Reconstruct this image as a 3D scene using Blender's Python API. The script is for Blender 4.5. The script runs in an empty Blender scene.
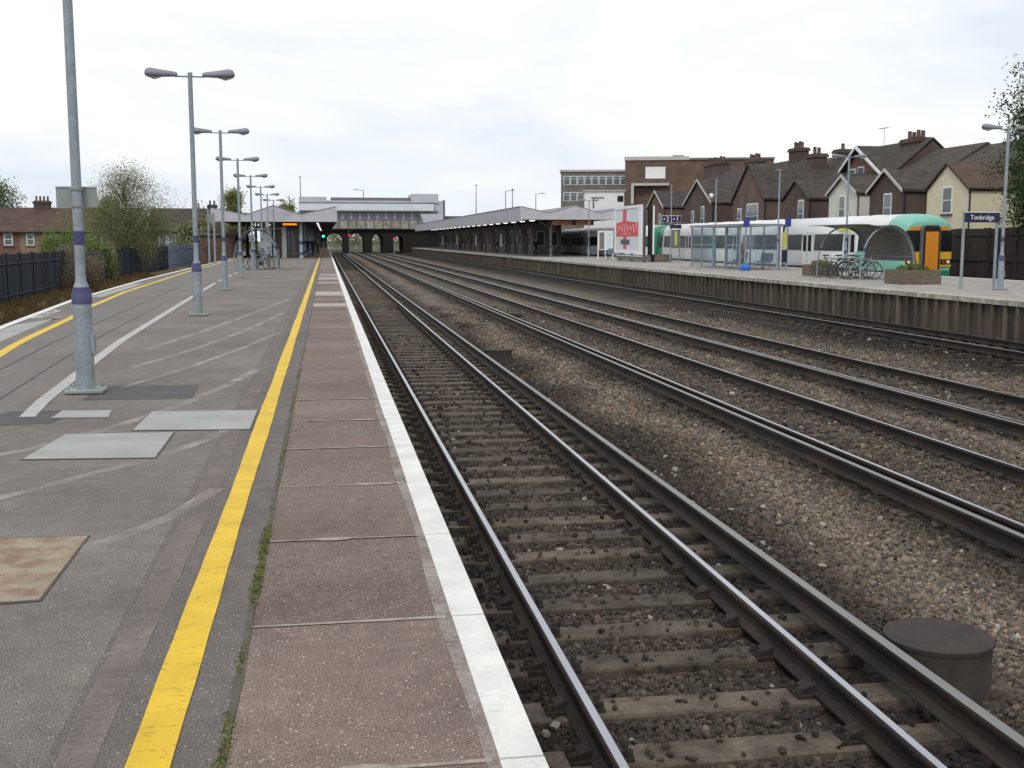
import bpy, bmesh, math, random
import numpy as np
from mathutils import Vector, Matrix
random.seed(7); RNG = np.random.default_rng(7)
R = math.radians; PI = math.pi
S = bpy.context.scene
COL = S.collection

# ------------------------------------------------------------------ camera
cd = bpy.data.cameras.new('camera'); cam = bpy.data.objects.new('camera', cd); COL.objects.link(cam)
cam.location = (0, 0, 1.58); cam.rotation_euler = (R(90 - 7.262), 0, R(-9.298))
cd.sensor_width = 36; cd.lens = 36 * 1130 / 1024; cd.clip_start = 0.05; cd.clip_end = 4000
S.camera = cam
# ------------------------------------------------------------------ sky, sun, exposure
W = bpy.data.worlds.new('World'); S.world = W; W.use_nodes = True
wn = W.node_tree; wn.nodes.clear()
def N(t, typ, **kw):
    n = t.nodes.new(typ)
    for k, v in kw.items(): setattr(n, k, v)
    return n
SUN_EL, SUN_ROT = 48, 208          # degrees; the veiled sun stands behind the camera, a little to the left
out = N(wn, 'ShaderNodeOutputWorld'); bg = N(wn, 'ShaderNodeBackground'); bg.inputs[1].default_value = 0.1
sky = N(wn, 'ShaderNodeTexSky'); sky.sky_type = 'NISHITA'; sky.sun_disc = False
sky.sun_elevation = R(SUN_EL); sky.sun_rotation = R(SUN_ROT); sky.dust_density = 3
tc = N(wn, 'ShaderNodeTexCoord'); mp = N(wn, 'ShaderNodeMapping'); mp.inputs['Scale'].default_value = (1, 1, 3.2)
no = N(wn, 'ShaderNodeTexNoise'); no.inputs['Scale'].default_value = 2.3; no.inputs['Detail'].default_value = 7; no.inputs['Roughness'].default_value = .55
no.inputs['Distortion'].default_value = .3
cr = N(wn, 'ShaderNodeValToRGB'); e = cr.color_ramp.elements
e[0].position = .36; e[0].color = (8.1, 8.8, 9.7, 1); e[1].position = .60; e[1].color = (11.0, 11.0, 10.95, 1)
m_ = e.new(.47) if hasattr(e, 'new') else None; m_.color = (9.8, 10.1, 10.45, 1)
mxs = N(wn, 'ShaderNodeMixRGB')
no2 = N(wn, 'ShaderNodeTexNoise'); no2.inputs['Scale'].default_value = 1.5; no2.inputs['Detail'].default_value = 5
cov = N(wn, 'ShaderNodeMapRange'); cov.inputs[1].default_value = .36; cov.inputs[2].default_value = .5; cov.inputs[3].default_value = .6; cov.inputs[4].default_value = .98
wn.links.new(mp.outputs[0], no2.inputs['Vector']); wn.links.new(no2.outputs['Fac'], cov.inputs[0]); wn.links.new(cov.outputs[0], mxs.inputs[0])
L = wn.links.new
L(tc.outputs['Generated'], mp.inputs[0]); L(mp.outputs[0], no.inputs['Vector']); L(no.outputs['Fac'], cr.inputs[0])
L(sky.outputs[0], mxs.inputs[1]); L(cr.outputs[0], mxs.inputs[2]); L(mxs.outputs[0], bg.inputs[0]); L(bg.outputs[0], out.inputs[0])
sd = bpy.data.lights.new('sun', 'SUN'); sd.energy = 1.2; sd.angle = R(14); sd.color = (1, .95, .88)
sun = bpy.data.objects.new('sun', sd); COL.objects.link(sun)
az, el = R(SUN_ROT), R(SUN_EL)
dirv = Vector((math.sin(az) * math.cos(el), math.cos(az) * math.cos(el), math.sin(el)))
sun.rotation_euler = dirv.to_track_quat('Z', 'Y').to_euler()
S.view_settings.view_transform = 'Standard'; S.view_settings.look = 'None'; S.view_settings.gamma = 1
S.view_settings.use_curve_mapping = False; S.view_settings.exposure = 0.0
S.render.engine = 'CYCLES'; S.cycles.max_bounces = 6; S.cycles.transparent_max_bounces = 12

# ------------------------------------------------------------------ helpers
def srgb(r, g, b):
    f = lambda c: (c / 12.92 if c <= .04045 else ((c + .055) / 1.055) ** 2.4)
    return (f(r / 255), f(g / 255), f(b / 255), 1)
MATS = {}
def mat(name, col, rough=.7, metal=0, var=.25, scale=3.0, fine=0, fscale=60, bump=0, bscale=60, rnd=0, tint=None, spec=.4, stretch=None, emit=0):
    """procedural surface: base colour, broad stain noise, fine speckle, bump, random tone per object"""
    if name in MATS: return MATS[name]
    m = bpy.data.materials.new(name); m.use_nodes = True; t = m.node_tree; l = t.links.new
    p = t.nodes['Principled BSDF']; p.inputs['Roughness'].default_value = rough; p.inputs['Metallic'].default_value = metal
    p.inputs['Specular IOR Level'].default_value = spec
    g = N(t, 'ShaderNodeNewGeometry'); vec = g.outputs['Position']
    if stretch:
        mpn = N(t, 'ShaderNodeMapping'); mpn.inputs['Scale'].default_value = stretch; l(vec, mpn.inputs[0]); vec = mpn.outputs[0]
    def noise(sc, det=4):
        n = N(t, 'ShaderNodeTexNoise'); n.inputs['Scale'].default_value = sc; n.inputs['Detail'].default_value = det; l(vec, n.inputs['Vector']); return n
    cur = None
    n1 = noise(scale, 6)
    mr = N(t, 'ShaderNodeMapRange'); mr.inputs[1].default_value = .3; mr.inputs[2].default_value = .7
    mr.inputs[3].default_value = 1 - var; mr.inputs[4].default_value = 1 + var; l(n1.outputs['Fac'], mr.inputs[0])
    cur = mr.outputs[0]
    def mul(a, b):
        q = N(t, 'ShaderNodeMath', operation='MULTIPLY'); l(a, q.inputs[0]); l(b, q.inputs[1]); return q.outputs[0]
    if fine:
        n2 = noise(fscale, 2); m2 = N(t, 'ShaderNodeMapRange'); m2.inputs[1].default_value = .3; m2.inputs[2].default_value = .7
        m2.inputs[3].default_value = 1 - fine; m2.inputs[4].default_value = 1 + fine; l(n2.outputs['Fac'], m2.inputs[0]); cur = mul(cur, m2.outputs[0])
    if rnd:
        oi = N(t, 'ShaderNodeObjectInfo'); m3 = N(t, 'ShaderNodeMapRange'); m3.inputs[3].default_value = 1 - rnd; m3.inputs[4].default_value = 1 + rnd
        l(oi.outputs['Random'], m3.inputs[0]); cur = mul(cur, m3.outputs[0])
    base = N(t, 'ShaderNodeRGB'); base.outputs[0].default_value = col; bo = base.outputs[0]
    if tint:
        mx = N(t, 'ShaderNodeMixRGB'); n4 = noise(scale * 1.7, 5); cr2 = N(t, 'ShaderNodeMapRange'); cr2.inputs[1].default_value = .42; cr2.inputs[2].default_value = .62
        l(n4.outputs['Fac'], cr2.inputs[0]); l(cr2.outputs[0], mx.inputs[0]); l(bo, mx.inputs[1]); mx.inputs[2].default_value = tint; bo = mx.outputs[0]
    vm = N(t, 'ShaderNodeVectorMath', operation='SCALE'); l(bo, vm.inputs[0]); l(cur, vm.inputs['Scale'])
    l(vm.outputs[0], p.inputs['Base Color'])
    if bump:
        nb = noise(bscale, 3); b = N(t, 'ShaderNodeBump'); b.inputs['Strength'].default_value = 1; b.inputs['Distance'].default_value = bump
        l(nb.outputs['Fac'], b.inputs['Height']); l(b.outputs[0], p.inputs['Normal'])
    if emit:
        p.inputs['Emission Color'].default_value = col; p.inputs['Emission Strength'].default_value = emit
    m['nodes_cur'] = 0; MATS[name] = m; return m

class MB:
    def __init__(s): s.v = []; s.f = []; s.m = []; s.smooth = []
    def add(s, vs, fs, mi=0, sm=False):
        o = len(s.v); s.v += [tuple(v) for v in vs]; s.f += [tuple(o + i for i in f) for f in fs]; s.m += [mi] * len(fs); s.smooth += [sm] * len(fs); return s
    def box(s, x0, x1, y0, y1, z0, z1, mi=0):
        vs = [(x0, y0, z0), (x1, y0, z0), (x1, y1, z0), (x0, y1, z0), (x0, y0, z1), (x1, y0, z1), (x1, y1, z1), (x0, y1, z1)]
        return s.add(vs, [(0, 3, 2, 1), (4, 5, 6, 7), (0, 1, 5, 4), (1, 2, 6, 5), (2, 3, 7, 6), (3, 0, 4, 7)], mi)
    def quad(s, a, b, c, d, mi=0): return s.add([a, b, c, d], [(0, 1, 2, 3)], mi)
    def prism(s, poly, axis, a0, a1, mi=0, sm=False):
        """poly in the two other axes (order x,y,z without axis), extruded along axis"""
        def P(u, v, a): return {'x': (a, u, v), 'y': (u, a, v), 'z': (u, v, a)}[axis]
        n = len(poly); vs = [P(u, v, a0) for u, v in poly] + [P(u, v, a1) for u, v in poly]
        fs = [(i, (i + 1) % n, n + (i + 1) % n, n + i) for i in range(n)] + [tuple(range(n - 1, -1, -1)), tuple(range(n, 2 * n))]
        return s.add(vs, fs, mi, sm)
    def tube(s, pts, r, n=8, mi=0, sm=True, cap=True):
        pts = [Vector(p) for p in pts]; rs = r if isinstance(r, (list, tuple)) else [r] * len(pts)
        vs = []; fs = []
        up0 = Vector((0, 0, 1))
        for i, p in enumerate(pts):
            d = (pts[min(i + 1, len(pts) - 1)] - pts[max(i - 1, 0)])
            if d.length < 1e-9: d = Vector((0, 0, 1))
            d.normalize(); u = up0 if abs(d.z) < .95 else Vector((1, 0, 0))
            a = d.cross(u).normalized(); b = a.cross(d).normalized()
            for k in range(n):
                t = 2 * PI * k / n; vs.append(p + (a * math.cos(t) + b * math.sin(t)) * rs[i])
        for i in range(len(pts) - 1):
            for k in range(n):
                fs.append((i * n + k, i * n + (k + 1) % n, (i + 1) * n + (k + 1) % n, (i + 1) * n + k))
        s.add(vs, fs, mi, sm)
        if cap: s.add([vs[k] for k in range(n)], [tuple(range(n - 1, -1, -1))], mi); s.add([vs[-n + k] for k in range(n)], [tuple(range(n))], mi)
        return s
    def lathe(s, prof, n=16, c=(0, 0), mi=0, sm=True):
        vs = []; fs = []
        for r, z in prof:
            for k in range(n):
                t = 2 * PI * k / n; vs.append((c[0] + r * math.cos(t), c[1] + r * math.sin(t), z))
        for i in range(len(prof) - 1):
            for k in range(n): fs.append((i * n + k, i * n + (k + 1) % n, (i + 1) * n + (k + 1) % n, (i + 1) * n + k))
        s.add(vs, fs, mi, sm)
        s.add([vs[k] for k in range(n)], [tuple(range(n - 1, -1, -1))], mi); s.add([vs[-n + k] for k in range(n)], [tuple(range(n))], mi); return s
    def mesh(s, name, mats):
        me = bpy.data.meshes.new(name); me.from_pydata(s.v, [], s.f)
        for m in (mats if isinstance(mats, (list, tuple)) else [mats]): me.materials.append(m)
        me.polygons.foreach_set('material_index', s.m); me.polygons.foreach_set('use_smooth', s.smooth); me.update(); return me
    def build(s, name, mats, parent=None, loc=(0, 0, 0), rz=0):
        return link(name, s.mesh(name, mats), parent, loc, rz)
def link(name, me, parent=None, loc=(0, 0, 0), rz=0):
    o = bpy.data.objects.new(name, me); COL.objects.link(o); o.location = loc; o.rotation_euler = (0, 0, rz); o.parent = parent; return o
def tag(o, label=None, cat=None, group=None, kind=None):
    if label: o['label'] = label
    if cat: o['category'] = cat
    if group: o['group'] = group
    if kind: o['kind'] = kind
    return o
def thing(name, label, cat, loc=(0, 0, 0), rz=0, group=None):
    o = bpy.data.objects.new(name, None); COL.objects.link(o); o.empty_display_size = .2
    o.location = loc; o.rotation_euler = (0, 0, rz); return tag(o, label, cat, group)
def copy_tree(o, parent=None):
    c = o.copy(); COL.objects.link(c); c.parent = parent
    for ch in o.children: copy_tree(ch, c)
    return c
def struct(o): o['kind'] = 'structure'; return o
def bevel(o, w=.01, seg=2):
    m = o.modifiers.new('bevel', 'BEVEL'); m.width = w; m.segments = seg; m.limit_method = 'ANGLE'; return o
def text(body, size, material, parent, loc, rot, name='lettering', align='CENTER', ext=.002):
    cu = bpy.data.curves.new(name, 'FONT'); cu.body = body; cu.size = size; cu.align_x = align; cu.align_y = 'CENTER'; cu.extrude = ext
    t = bpy.data.objects.new(name, cu); COL.objects.link(t); bpy.context.view_layer.update()
    me = bpy.data.meshes.new_from_object(t.evaluated_get(bpy.context.evaluated_depsgraph_get()))
    bpy.data.objects.remove(t); me.materials.clear(); me.materials.append(material)
    o = link(name, me, parent, loc); o.rotation_euler = rot; return o
def interp(pts, y):
    ys = [p[1] for p in pts]; xs = [p[0] for p in pts]; return float(np.interp(y, ys, xs))

# ------------------------------------------------------------------ materials
def asphalt_mat(name, col, speck=.35, tint=None):
    m = mat(name, col, rough=.9, var=.13, scale=.45, fine=.55, fscale=130, bump=.006, bscale=110, tint=tint, spec=.25)
    t = m.node_tree; l = t.links.new; p = t.nodes['Principled BSDF']
    src = p.inputs['Base Color'].links[0].from_socket
    g = N(t, 'ShaderNodeNewGeometry'); v = N(t, 'ShaderNodeTexVoronoi'); v.inputs['Scale'].default_value = 105; l(g.outputs['Position'], v.inputs['Vector'])
    sep = N(t, 'ShaderNodeSeparateColor'); l(v.outputs['Color'], sep.inputs[0])
    gt = N(t, 'ShaderNodeMath', operation='GREATER_THAN'); gt.inputs[1].default_value = .80; l(sep.outputs[0], gt.inputs[0])
    th = N(t, 'ShaderNodeMapRange'); th.inputs[3].default_value = .08; th.inputs[4].default_value = .5; l(sep.outputs[1], th.inputs[0])
    lt = N(t, 'ShaderNodeMath', operation='LESS_THAN'); l(v.outputs['Distance'], lt.inputs[0]); l(th.outputs[0], lt.inputs[1])
    mu = N(t, 'ShaderNodeMath', operation='MULTIPLY'); l(gt.outputs[0], mu.inputs[0]); l(lt.outputs[0], mu.inputs[1])
    mu2 = N(t, 'ShaderNodeMath', operation='MULTIPLY'); l(mu.outputs[0], mu2.inputs[0]); pw = N(t, 'ShaderNodeMath', operation='POWER'); l(sep.outputs[2], pw.inputs[0]); pw.inputs[1].default_value = 2.2; sc_ = N(t, 'ShaderNodeMath', operation='MULTIPLY'); l(pw.outputs[0], sc_.inputs[0]); sc_.inputs[1].default_value = speck * 1.5; sc_.use_clamp = True; l(sc_.outputs[0], mu2.inputs[1])
    mx = N(t, 'ShaderNodeMixRGB'); l(mu2.outputs[0], mx.inputs[0]); l(src, mx.inputs[1]); mx.inputs[2].default_value = srgb(196, 186, 176)
    vg = N(t, 'ShaderNodeTexVoronoi'); vg.inputs['Scale'].default_value = 1.9; l(g.outputs['Position'], vg.inputs['Vector'])
    sg = N(t, 'ShaderNodeSeparateColor'); l(vg.outputs['Color'], sg.inputs[0])
    gr_ = N(t, 'ShaderNodeMapRange'); gr_.inputs[1].default_value = .55; gr_.inputs[2].default_value = 1; gr_.inputs[3].default_value = 0; gr_.inputs[4].default_value = .05; l(sg.outputs[0], gr_.inputs[0])
    gl_ = N(t, 'ShaderNodeMath', operation='LESS_THAN'); l(vg.outputs['Distance'], gl_.inputs[0]); l(gr_.outputs[0], gl_.inputs[1])
    gm_ = N(t, 'ShaderNodeMath', operation='MULTIPLY'); l(gl_.outputs[0], gm_.inputs[0]); gm_.inputs[1].default_value = .45
    mg = N(t, 'ShaderNodeMixRGB'); l(gm_.outputs[0], mg.inputs[0]); l(mx.outputs[0], mg.inputs[1]); mg.inputs[2].default_value = srgb(70, 66, 64); mx = mg
    # mid-size worn blotches
    n = N(t, 'ShaderNodeTexNoise'); n.inputs['Scale'].default_value = 7; n.inputs['Detail'].default_value = 8; n.inputs['Roughness'].default_value = .7; l(g.outputs['Position'], n.inputs['Vector'])
    mr = N(t, 'ShaderNodeMapRange'); mr.inputs[1].default_value = .35; mr.inputs[2].default_value = .68; mr.inputs[3].default_value = .84; mr.inputs[4].default_value = 1.16; l(n.outputs['Fac'], mr.inputs[0])
    vm = N(t, 'ShaderNodeVectorMath', operation='SCALE'); l(mx.outputs[0], vm.inputs[0]); l(mr.outputs[0], vm.inputs['Scale']); l(vm.outputs[0], p.inputs['Base Color'])
    return m
M_ASPH = asphalt_mat('asphalt', srgb(122, 116, 110), .5, tint=srgb(114, 108, 103))
M_ASPH2 = asphalt_mat('asphalt_strip', srgb(108, 102, 98), .55)
M_ASPH3 = asphalt_mat('asphalt_bay', srgb(120, 115, 111), .3)
M_SLAB = asphalt_mat('coping_concrete', srgb(123, 109, 101), .8, tint=srgb(113, 99, 92))
_t = M_SLAB.node_tree
def add_rnd(m, amt):
    t = m.node_tree; p = t.nodes['Principled BSDF']; src = p.inputs['Base Color'].links[0].from_socket
    oi = N(t, 'ShaderNodeObjectInfo'); mr = N(t, 'ShaderNodeMapRange'); mr.inputs[3].default_value = 1 - amt; mr.inputs[4].default_value = 1 + amt
    t.links.new(oi.outputs['Random'], mr.inputs[0]); vm = N(t, 'ShaderNodeVectorMath', operation='SCALE'); t.links.new(src, vm.inputs[0]); t.links.new(mr.outputs[0], vm.inputs['Scale']); t.links.new(vm.outputs[0], p.inputs['Base Color'])
add_rnd(M_SLAB, .09)
M_SLABPALE = asphalt_mat('coping_concrete_pale', srgb(165, 160, 152), .3)
M_PATCH = mat('pale_patch', srgb(156, 157, 153), .85, var=.12, scale=2.5, fine=.12, fscale=140, bump=.001)
M_PATCH2 = mat('buff_patch', srgb(150, 138, 118), .85, var=.14, scale=5, fine=.2, fscale=110, bump=.002, tint=srgb(132, 108, 90))
M_DARKPATCH = mat('dark_patch', srgb(84, 81, 80), .9, var=.15, scale=4, fine=.25, fscale=110, bump=.002)
M_MORTAR = mat('joint_mortar', srgb(150, 142, 132), .9, var=.3, scale=9, fine=.2, fscale=90)
M_JOINT = mat('joint_dirt', srgb(88, 84, 74), .95, var=.2, scale=9)
M_CONC = mat('platform_concrete', srgb(158, 154, 148), .88, var=.12, scale=1.2, fine=.12, fscale=60, bump=.002, tint=srgb(138, 133, 126))
M_CONCEDGE = mat('far_coping', srgb(176, 172, 164), .85, var=.14, scale=2.5, rnd=.12, tint=srgb(140, 136, 122))
M_WALLPANEL = mat('wall_panel', srgb(82, 74, 65), .95, var=.3, scale=1.6, fine=.2, fscale=30, rnd=.25, tint=srgb(68, 60, 52), stretch=(1, 1, .35), bump=.01, bscale=14)
M_WALLRIB = mat('wall_rib', srgb(94, 86, 76), .95, var=.3, scale=2, rnd=.25, tint=srgb(82, 74, 64), stretch=(1, 1, .35))
M_NEARWALL = mat('near_platform_wall', srgb(82, 74, 66), .95, var=.3, scale=1.5, bump=.006, bscale=20)
def paint_mat(name, col, dirt, amount, crack=.75):
    m = mat(name, col, .6, var=.05, scale=3, fine=.04, fscale=90, bump=.0015, bscale=90)
    t = m.node_tree; l = t.links.new; p = t.nodes['Principled BSDF']; src = p.inputs['Base Color'].links[0].from_socket
    g = N(t, 'ShaderNodeNewGeometry'); n = N(t, 'ShaderNodeTexNoise'); n.inputs['Scale'].default_value = 26; n.inputs['Detail'].default_value = 8; n.inputs['Roughness'].default_value = .72; l(g.outputs['Position'], n.inputs['Vector'])
    mr = N(t, 'ShaderNodeMapRange'); mr.inputs[1].default_value = .60; mr.inputs[2].default_value = .72; mr.inputs[4].default_value = amount; l(n.outputs['Fac'], mr.inputs[0])
    mpc = N(t, 'ShaderNodeMapping'); mpc.inputs['Scale'].default_value = (2.2, 8, 1); l(g.outputs['Position'], mpc.inputs[0])
    nc = N(t, 'ShaderNodeTexNoise'); nc.inputs['Scale'].default_value = 1.3; nc.inputs['Detail'].default_value = 6; l(mpc.outputs[0], nc.inputs['Vector'])
    sb = N(t, 'ShaderNodeMath', operation='SUBTRACT'); l(nc.outputs['Fac'], sb.inputs[0]); sb.inputs[1].default_value = .5
    ab = N(t, 'ShaderNodeMath', operation='ABSOLUTE'); l(sb.outputs[0], ab.inputs[0])
    ck = N(t, 'ShaderNodeMapRange'); ck.inputs[1].default_value = .002; ck.inputs[2].default_value = .006; ck.inputs[3].default_value = crack; ck.inputs[4].default_value = 0; l(ab.outputs[0], ck.inputs[0])
    mm = N(t, 'ShaderNodeMath', operation='MAXIMUM'); l(mr.outputs[0], mm.inputs[0]); l(ck.outputs[0], mm.inputs[1])
    mx = N(t, 'ShaderNodeMixRGB'); l(mm.outputs[0], mx.inputs[0]); l(src, mx.inputs[1]); mx.inputs[2].default_value = dirt
    nl = N(t, 'ShaderNodeTexNoise'); nl.inputs['Scale'].default_value = 4; nl.inputs['Detail'].default_value = 7; l(g.outputs['Position'], nl.inputs['Vector'])
    ml = N(t, 'ShaderNodeMapRange'); ml.inputs[1].default_value = .35; ml.inputs[2].default_value = .65; ml.inputs[3].default_value = .86; ml.inputs[4].default_value = 1.03; l(nl.outputs['Fac'], ml.inputs[0])
    vv = N(t, 'ShaderNodeVectorMath', operation='SCALE'); l(mx.outputs[0], vv.inputs[0]); l(ml.outputs[0], vv.inputs['Scale']); l(vv.outputs[0], p.inputs['Base Color']); return m
M_WHITEP = paint_mat('white_paint', srgb(222, 222, 217), srgb(150, 146, 140), .8, .35)
M_YELP = paint_mat('yellow_paint', srgb(222, 184, 38), srgb(132, 108, 44), .8)
M_GREYP = paint_mat('grey_white_paint', srgb(176, 174, 170), srgb(120, 116, 112), .9)
def faded_mat(name, col, cover):
    m = bpy.data.materials.new(name); m.use_nodes = True; t = m.node_tree; l = t.links.new; p = t.nodes['Principled BSDF']
    p.inputs['Base Color'].default_value = col; p.inputs['Roughness'].default_value = .9
    g = N(t, 'ShaderNodeNewGeometry'); n = N(t, 'ShaderNodeTexNoise'); n.inputs['Scale'].default_value = 30; n.inputs['Detail'].default_value = 9; n.inputs['Roughness'].default_value = .8; l(g.outputs['Position'], n.inputs['Vector'])
    n2 = N(t, 'ShaderNodeTexNoise'); n2.inputs['Scale'].default_value = 2.2; n2.inputs['Detail'].default_value = 4; l(g.outputs['Position'], n2.inputs['Vector'])
    ad = N(t, 'ShaderNodeMath', operation='ADD'); l(n.outputs['Fac'], ad.inputs[0]); l(n2.outputs['Fac'], ad.inputs[1])
    mr = N(t, 'ShaderNodeMapRange'); mr.inputs[1].default_value = .8; mr.inputs[2].default_value = 1.3; mr.inputs[4].default_value = cover; l(ad.outputs[0], mr.inputs[0]); l(mr.outputs[0], p.inputs['Alpha']); return m
M_FADE = faded_mat('faded_white_line', srgb(190, 184, 178), .75)
M_FADEPINK = faded_mat('faded_pink_line', srgb(146, 134, 129), .8)
M_MOSS = mat('moss', srgb(104, 118, 58), .95, var=.4, scale=14, tint=srgb(110, 100, 70))
M_STEELTOP = mat('rail_running_surface', srgb(176, 178, 186), .28, metal=.9, var=.12, scale=6, stretch=(1, .1, 1))
M_RAIL = mat('rail_side', srgb(37, 33, 31), .85, var=.3, scale=3, fine=.2, fscale=30, tint=srgb(52, 42, 35), stretch=(1, .3, 1))
M_CONDTOP = mat('conductor_top', srgb(132, 131, 130), .42, metal=.75, var=.15, scale=5, stretch=(1, .1, 1))
M_RUST = mat('rail_chair_rust', srgb(46, 41, 37), .9, var=.35, scale=20, rnd=.2)
M_SLEEPER = mat('sleeper', srgb(88, 80, 70), .92, var=.32, scale=3.5, fine=.25, fscale=40, bump=.006, bscale=30, rnd=.28, tint=srgb(72, 63, 54))
M_INSUL = mat('insulator', srgb(104, 99, 92), .5, var=.2, scale=10)
M_DRUM = mat('drum_cover', srgb(58, 53, 49), .9, var=.12, scale=5, fine=.1, fscale=60, tint=srgb(50, 46, 42))
def ballast_mat():
    m = bpy.data.materials.new('ballast_ground'); m.use_nodes = True; t = m.node_tree; l = t.links.new; p = t.nodes['Principled BSDF']
    p.inputs['Roughness'].default_value = .95; p.inputs['Specular IOR Level'].default_value = .2
    g = N(t, 'ShaderNodeNewGeometry'); v = N(t, 'ShaderNodeTexVoronoi'); v.inputs['Scale'].default_value = 17; l(g.outputs['Position'], v.inputs['Vector'])
    sep = N(t, 'ShaderNodeSeparateColor'); l(v.outputs['Color'], sep.inputs[0])
    mr = N(t, 'ShaderNodeMapRange'); mr.inputs[3].default_value = .45; mr.inputs[4].default_value = 1.6; l(sep.outputs[0], mr.inputs[0])
    a = N(t, 'ShaderNodeAttribute'); a.attribute_name = 'tone'
    vm = N(t, 'ShaderNodeVectorMath', operation='SCALE'); l(a.outputs['Color'], vm.inputs[0]); l(mr.outputs[0], vm.inputs['Scale'])
    n = N(t, 'ShaderNodeTexNoise'); n.inputs['Scale'].default_value = .9; n.inputs['Detail'].default_value = 7; l(g.outputs['Position'], n.inputs['Vector'])
    m2 = N(t, 'ShaderNodeMapRange'); m2.inputs[1].default_value = .3; m2.inputs[2].default_value = .7; m2.inputs[3].default_value = .72; m2.inputs[4].default_value = 1.28; l(n.outputs['Fac'], m2.inputs[0])
    v2 = N(t, 'ShaderNodeVectorMath', operation='SCALE'); l(vm.outputs[0], v2.inputs[0]); l(m2.outputs[0], v2.inputs['Scale']); l(v2.outputs[0], p.inputs['Base Color'])
    b = N(t, 'ShaderNodeBump'); b.inputs['Strength'].default_value = .9; b.inputs['Distance'].default_value = .03; b.invert = True; l(v.outputs['Distance'], b.inputs['Height']); l(b.outputs[0], p.inputs['Normal']); return m
M_BALLAST = ballast_mat()
def stone_mat():
    m = bpy.data.materials.new('ballast_stone'); m.use_nodes = True; t = m.node_tree; l = t.links.new; p = t.nodes['Principled BSDF']; p.inputs['Roughness'].default_value = .9; p.inputs['Specular IOR Level'].default_value = .25
    a = N(t, 'ShaderNodeAttribute'); a.attribute_name = 'tone'; g = N(t, 'ShaderNodeNewGeometry')
    n = N(t, 'ShaderNodeTexNoise'); n.inputs['Scale'].default_value = 70; n.inputs['Detail'].default_value = 3; l(g.outputs['Position'], n.inputs['Vector'])
    m2 = N(t, 'ShaderNodeMapRange'); m2.inputs[1].default_value = .3; m2.inputs[2].default_value = .7; m2.inputs[3].default_value = .75; m2.inputs[4].default_value = 1.25; l(n.outputs['Fac'], m2.inputs[0])
    v2 = N(t, 'ShaderNodeVectorMath', operation='SCALE'); l(a.outputs['Color'], v2.inputs[0]); l(m2.outputs[0], v2.inputs['Scale']); l(v2.outputs[0], p.inputs['Base Color']); return m
M_STONE = stone_mat()
M_GALV = mat('galvanised_post', srgb(142, 152, 160), .5, metal=.25, var=.14, scale=6, fine=.12, fscale=35)
M_BAND = mat('navy_band', srgb(68, 69, 108), .6, var=.1, scale=6)
M_LAMPHEAD = mat('lamp_head', srgb(128, 132, 142), .5, var=.08)
M_LENS = mat('lamp_lens', srgb(205, 222, 235), .15, var=.04)
M_SIGNBACK = mat('sign_back', srgb(140, 150, 148), .5, metal=.3, var=.1, scale=4)
M_NAVY = mat('navy_sign', srgb(26, 30, 66), .45, var=.05)
M_WHITE = mat('white_enamel', srgb(228, 230, 232), .45, var=.04)
M_BLACK = mat('black_enamel', srgb(22, 22, 24), .5, var=.1)
M_FASCIA = mat('canopy_fascia', srgb(186, 187, 197), .6, var=.06, scale=.8, tint=srgb(178, 179, 188))
M_ROOFGREY = mat('canopy_roof', srgb(128, 128, 134), .75, var=.12, scale=.7)
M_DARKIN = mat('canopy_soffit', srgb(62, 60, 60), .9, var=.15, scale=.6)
M_PALEWALL = mat('pale_wall', srgb(186, 184, 180), .8, var=.1, scale=1.2)
M_GREYWALL = mat('grey_panel', srgb(112, 110, 106), .85, var=.15, scale=1.2, rnd=.2)
M_DARKBRICKP = mat('dark_building_panel', srgb(70, 62, 58), .9, var=.2, scale=1.5, rnd=.25)
M_GLASSD = mat('dark_glass', srgb(30, 33, 36), .2, var=.1, scale=.5, spec=.22)
M_GLASSB = mat('window_glass', srgb(92, 104, 110), .12, var=.2, scale=.8, spec=.6)
M_ORANGE = mat('display_orange', srgb(255, 140, 30), .5, var=0, emit=1.1)
M_LIT = mat('strip_light', srgb(255, 252, 240), .5, var=0, emit=1.6)
M_GREENLAMP = mat('signal_green', srgb(60, 255, 200), .4, var=0, emit=3)
M_REDLAMP = mat('signal_red', srgb(255, 40, 50), .4, var=0, emit=3)
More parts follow.
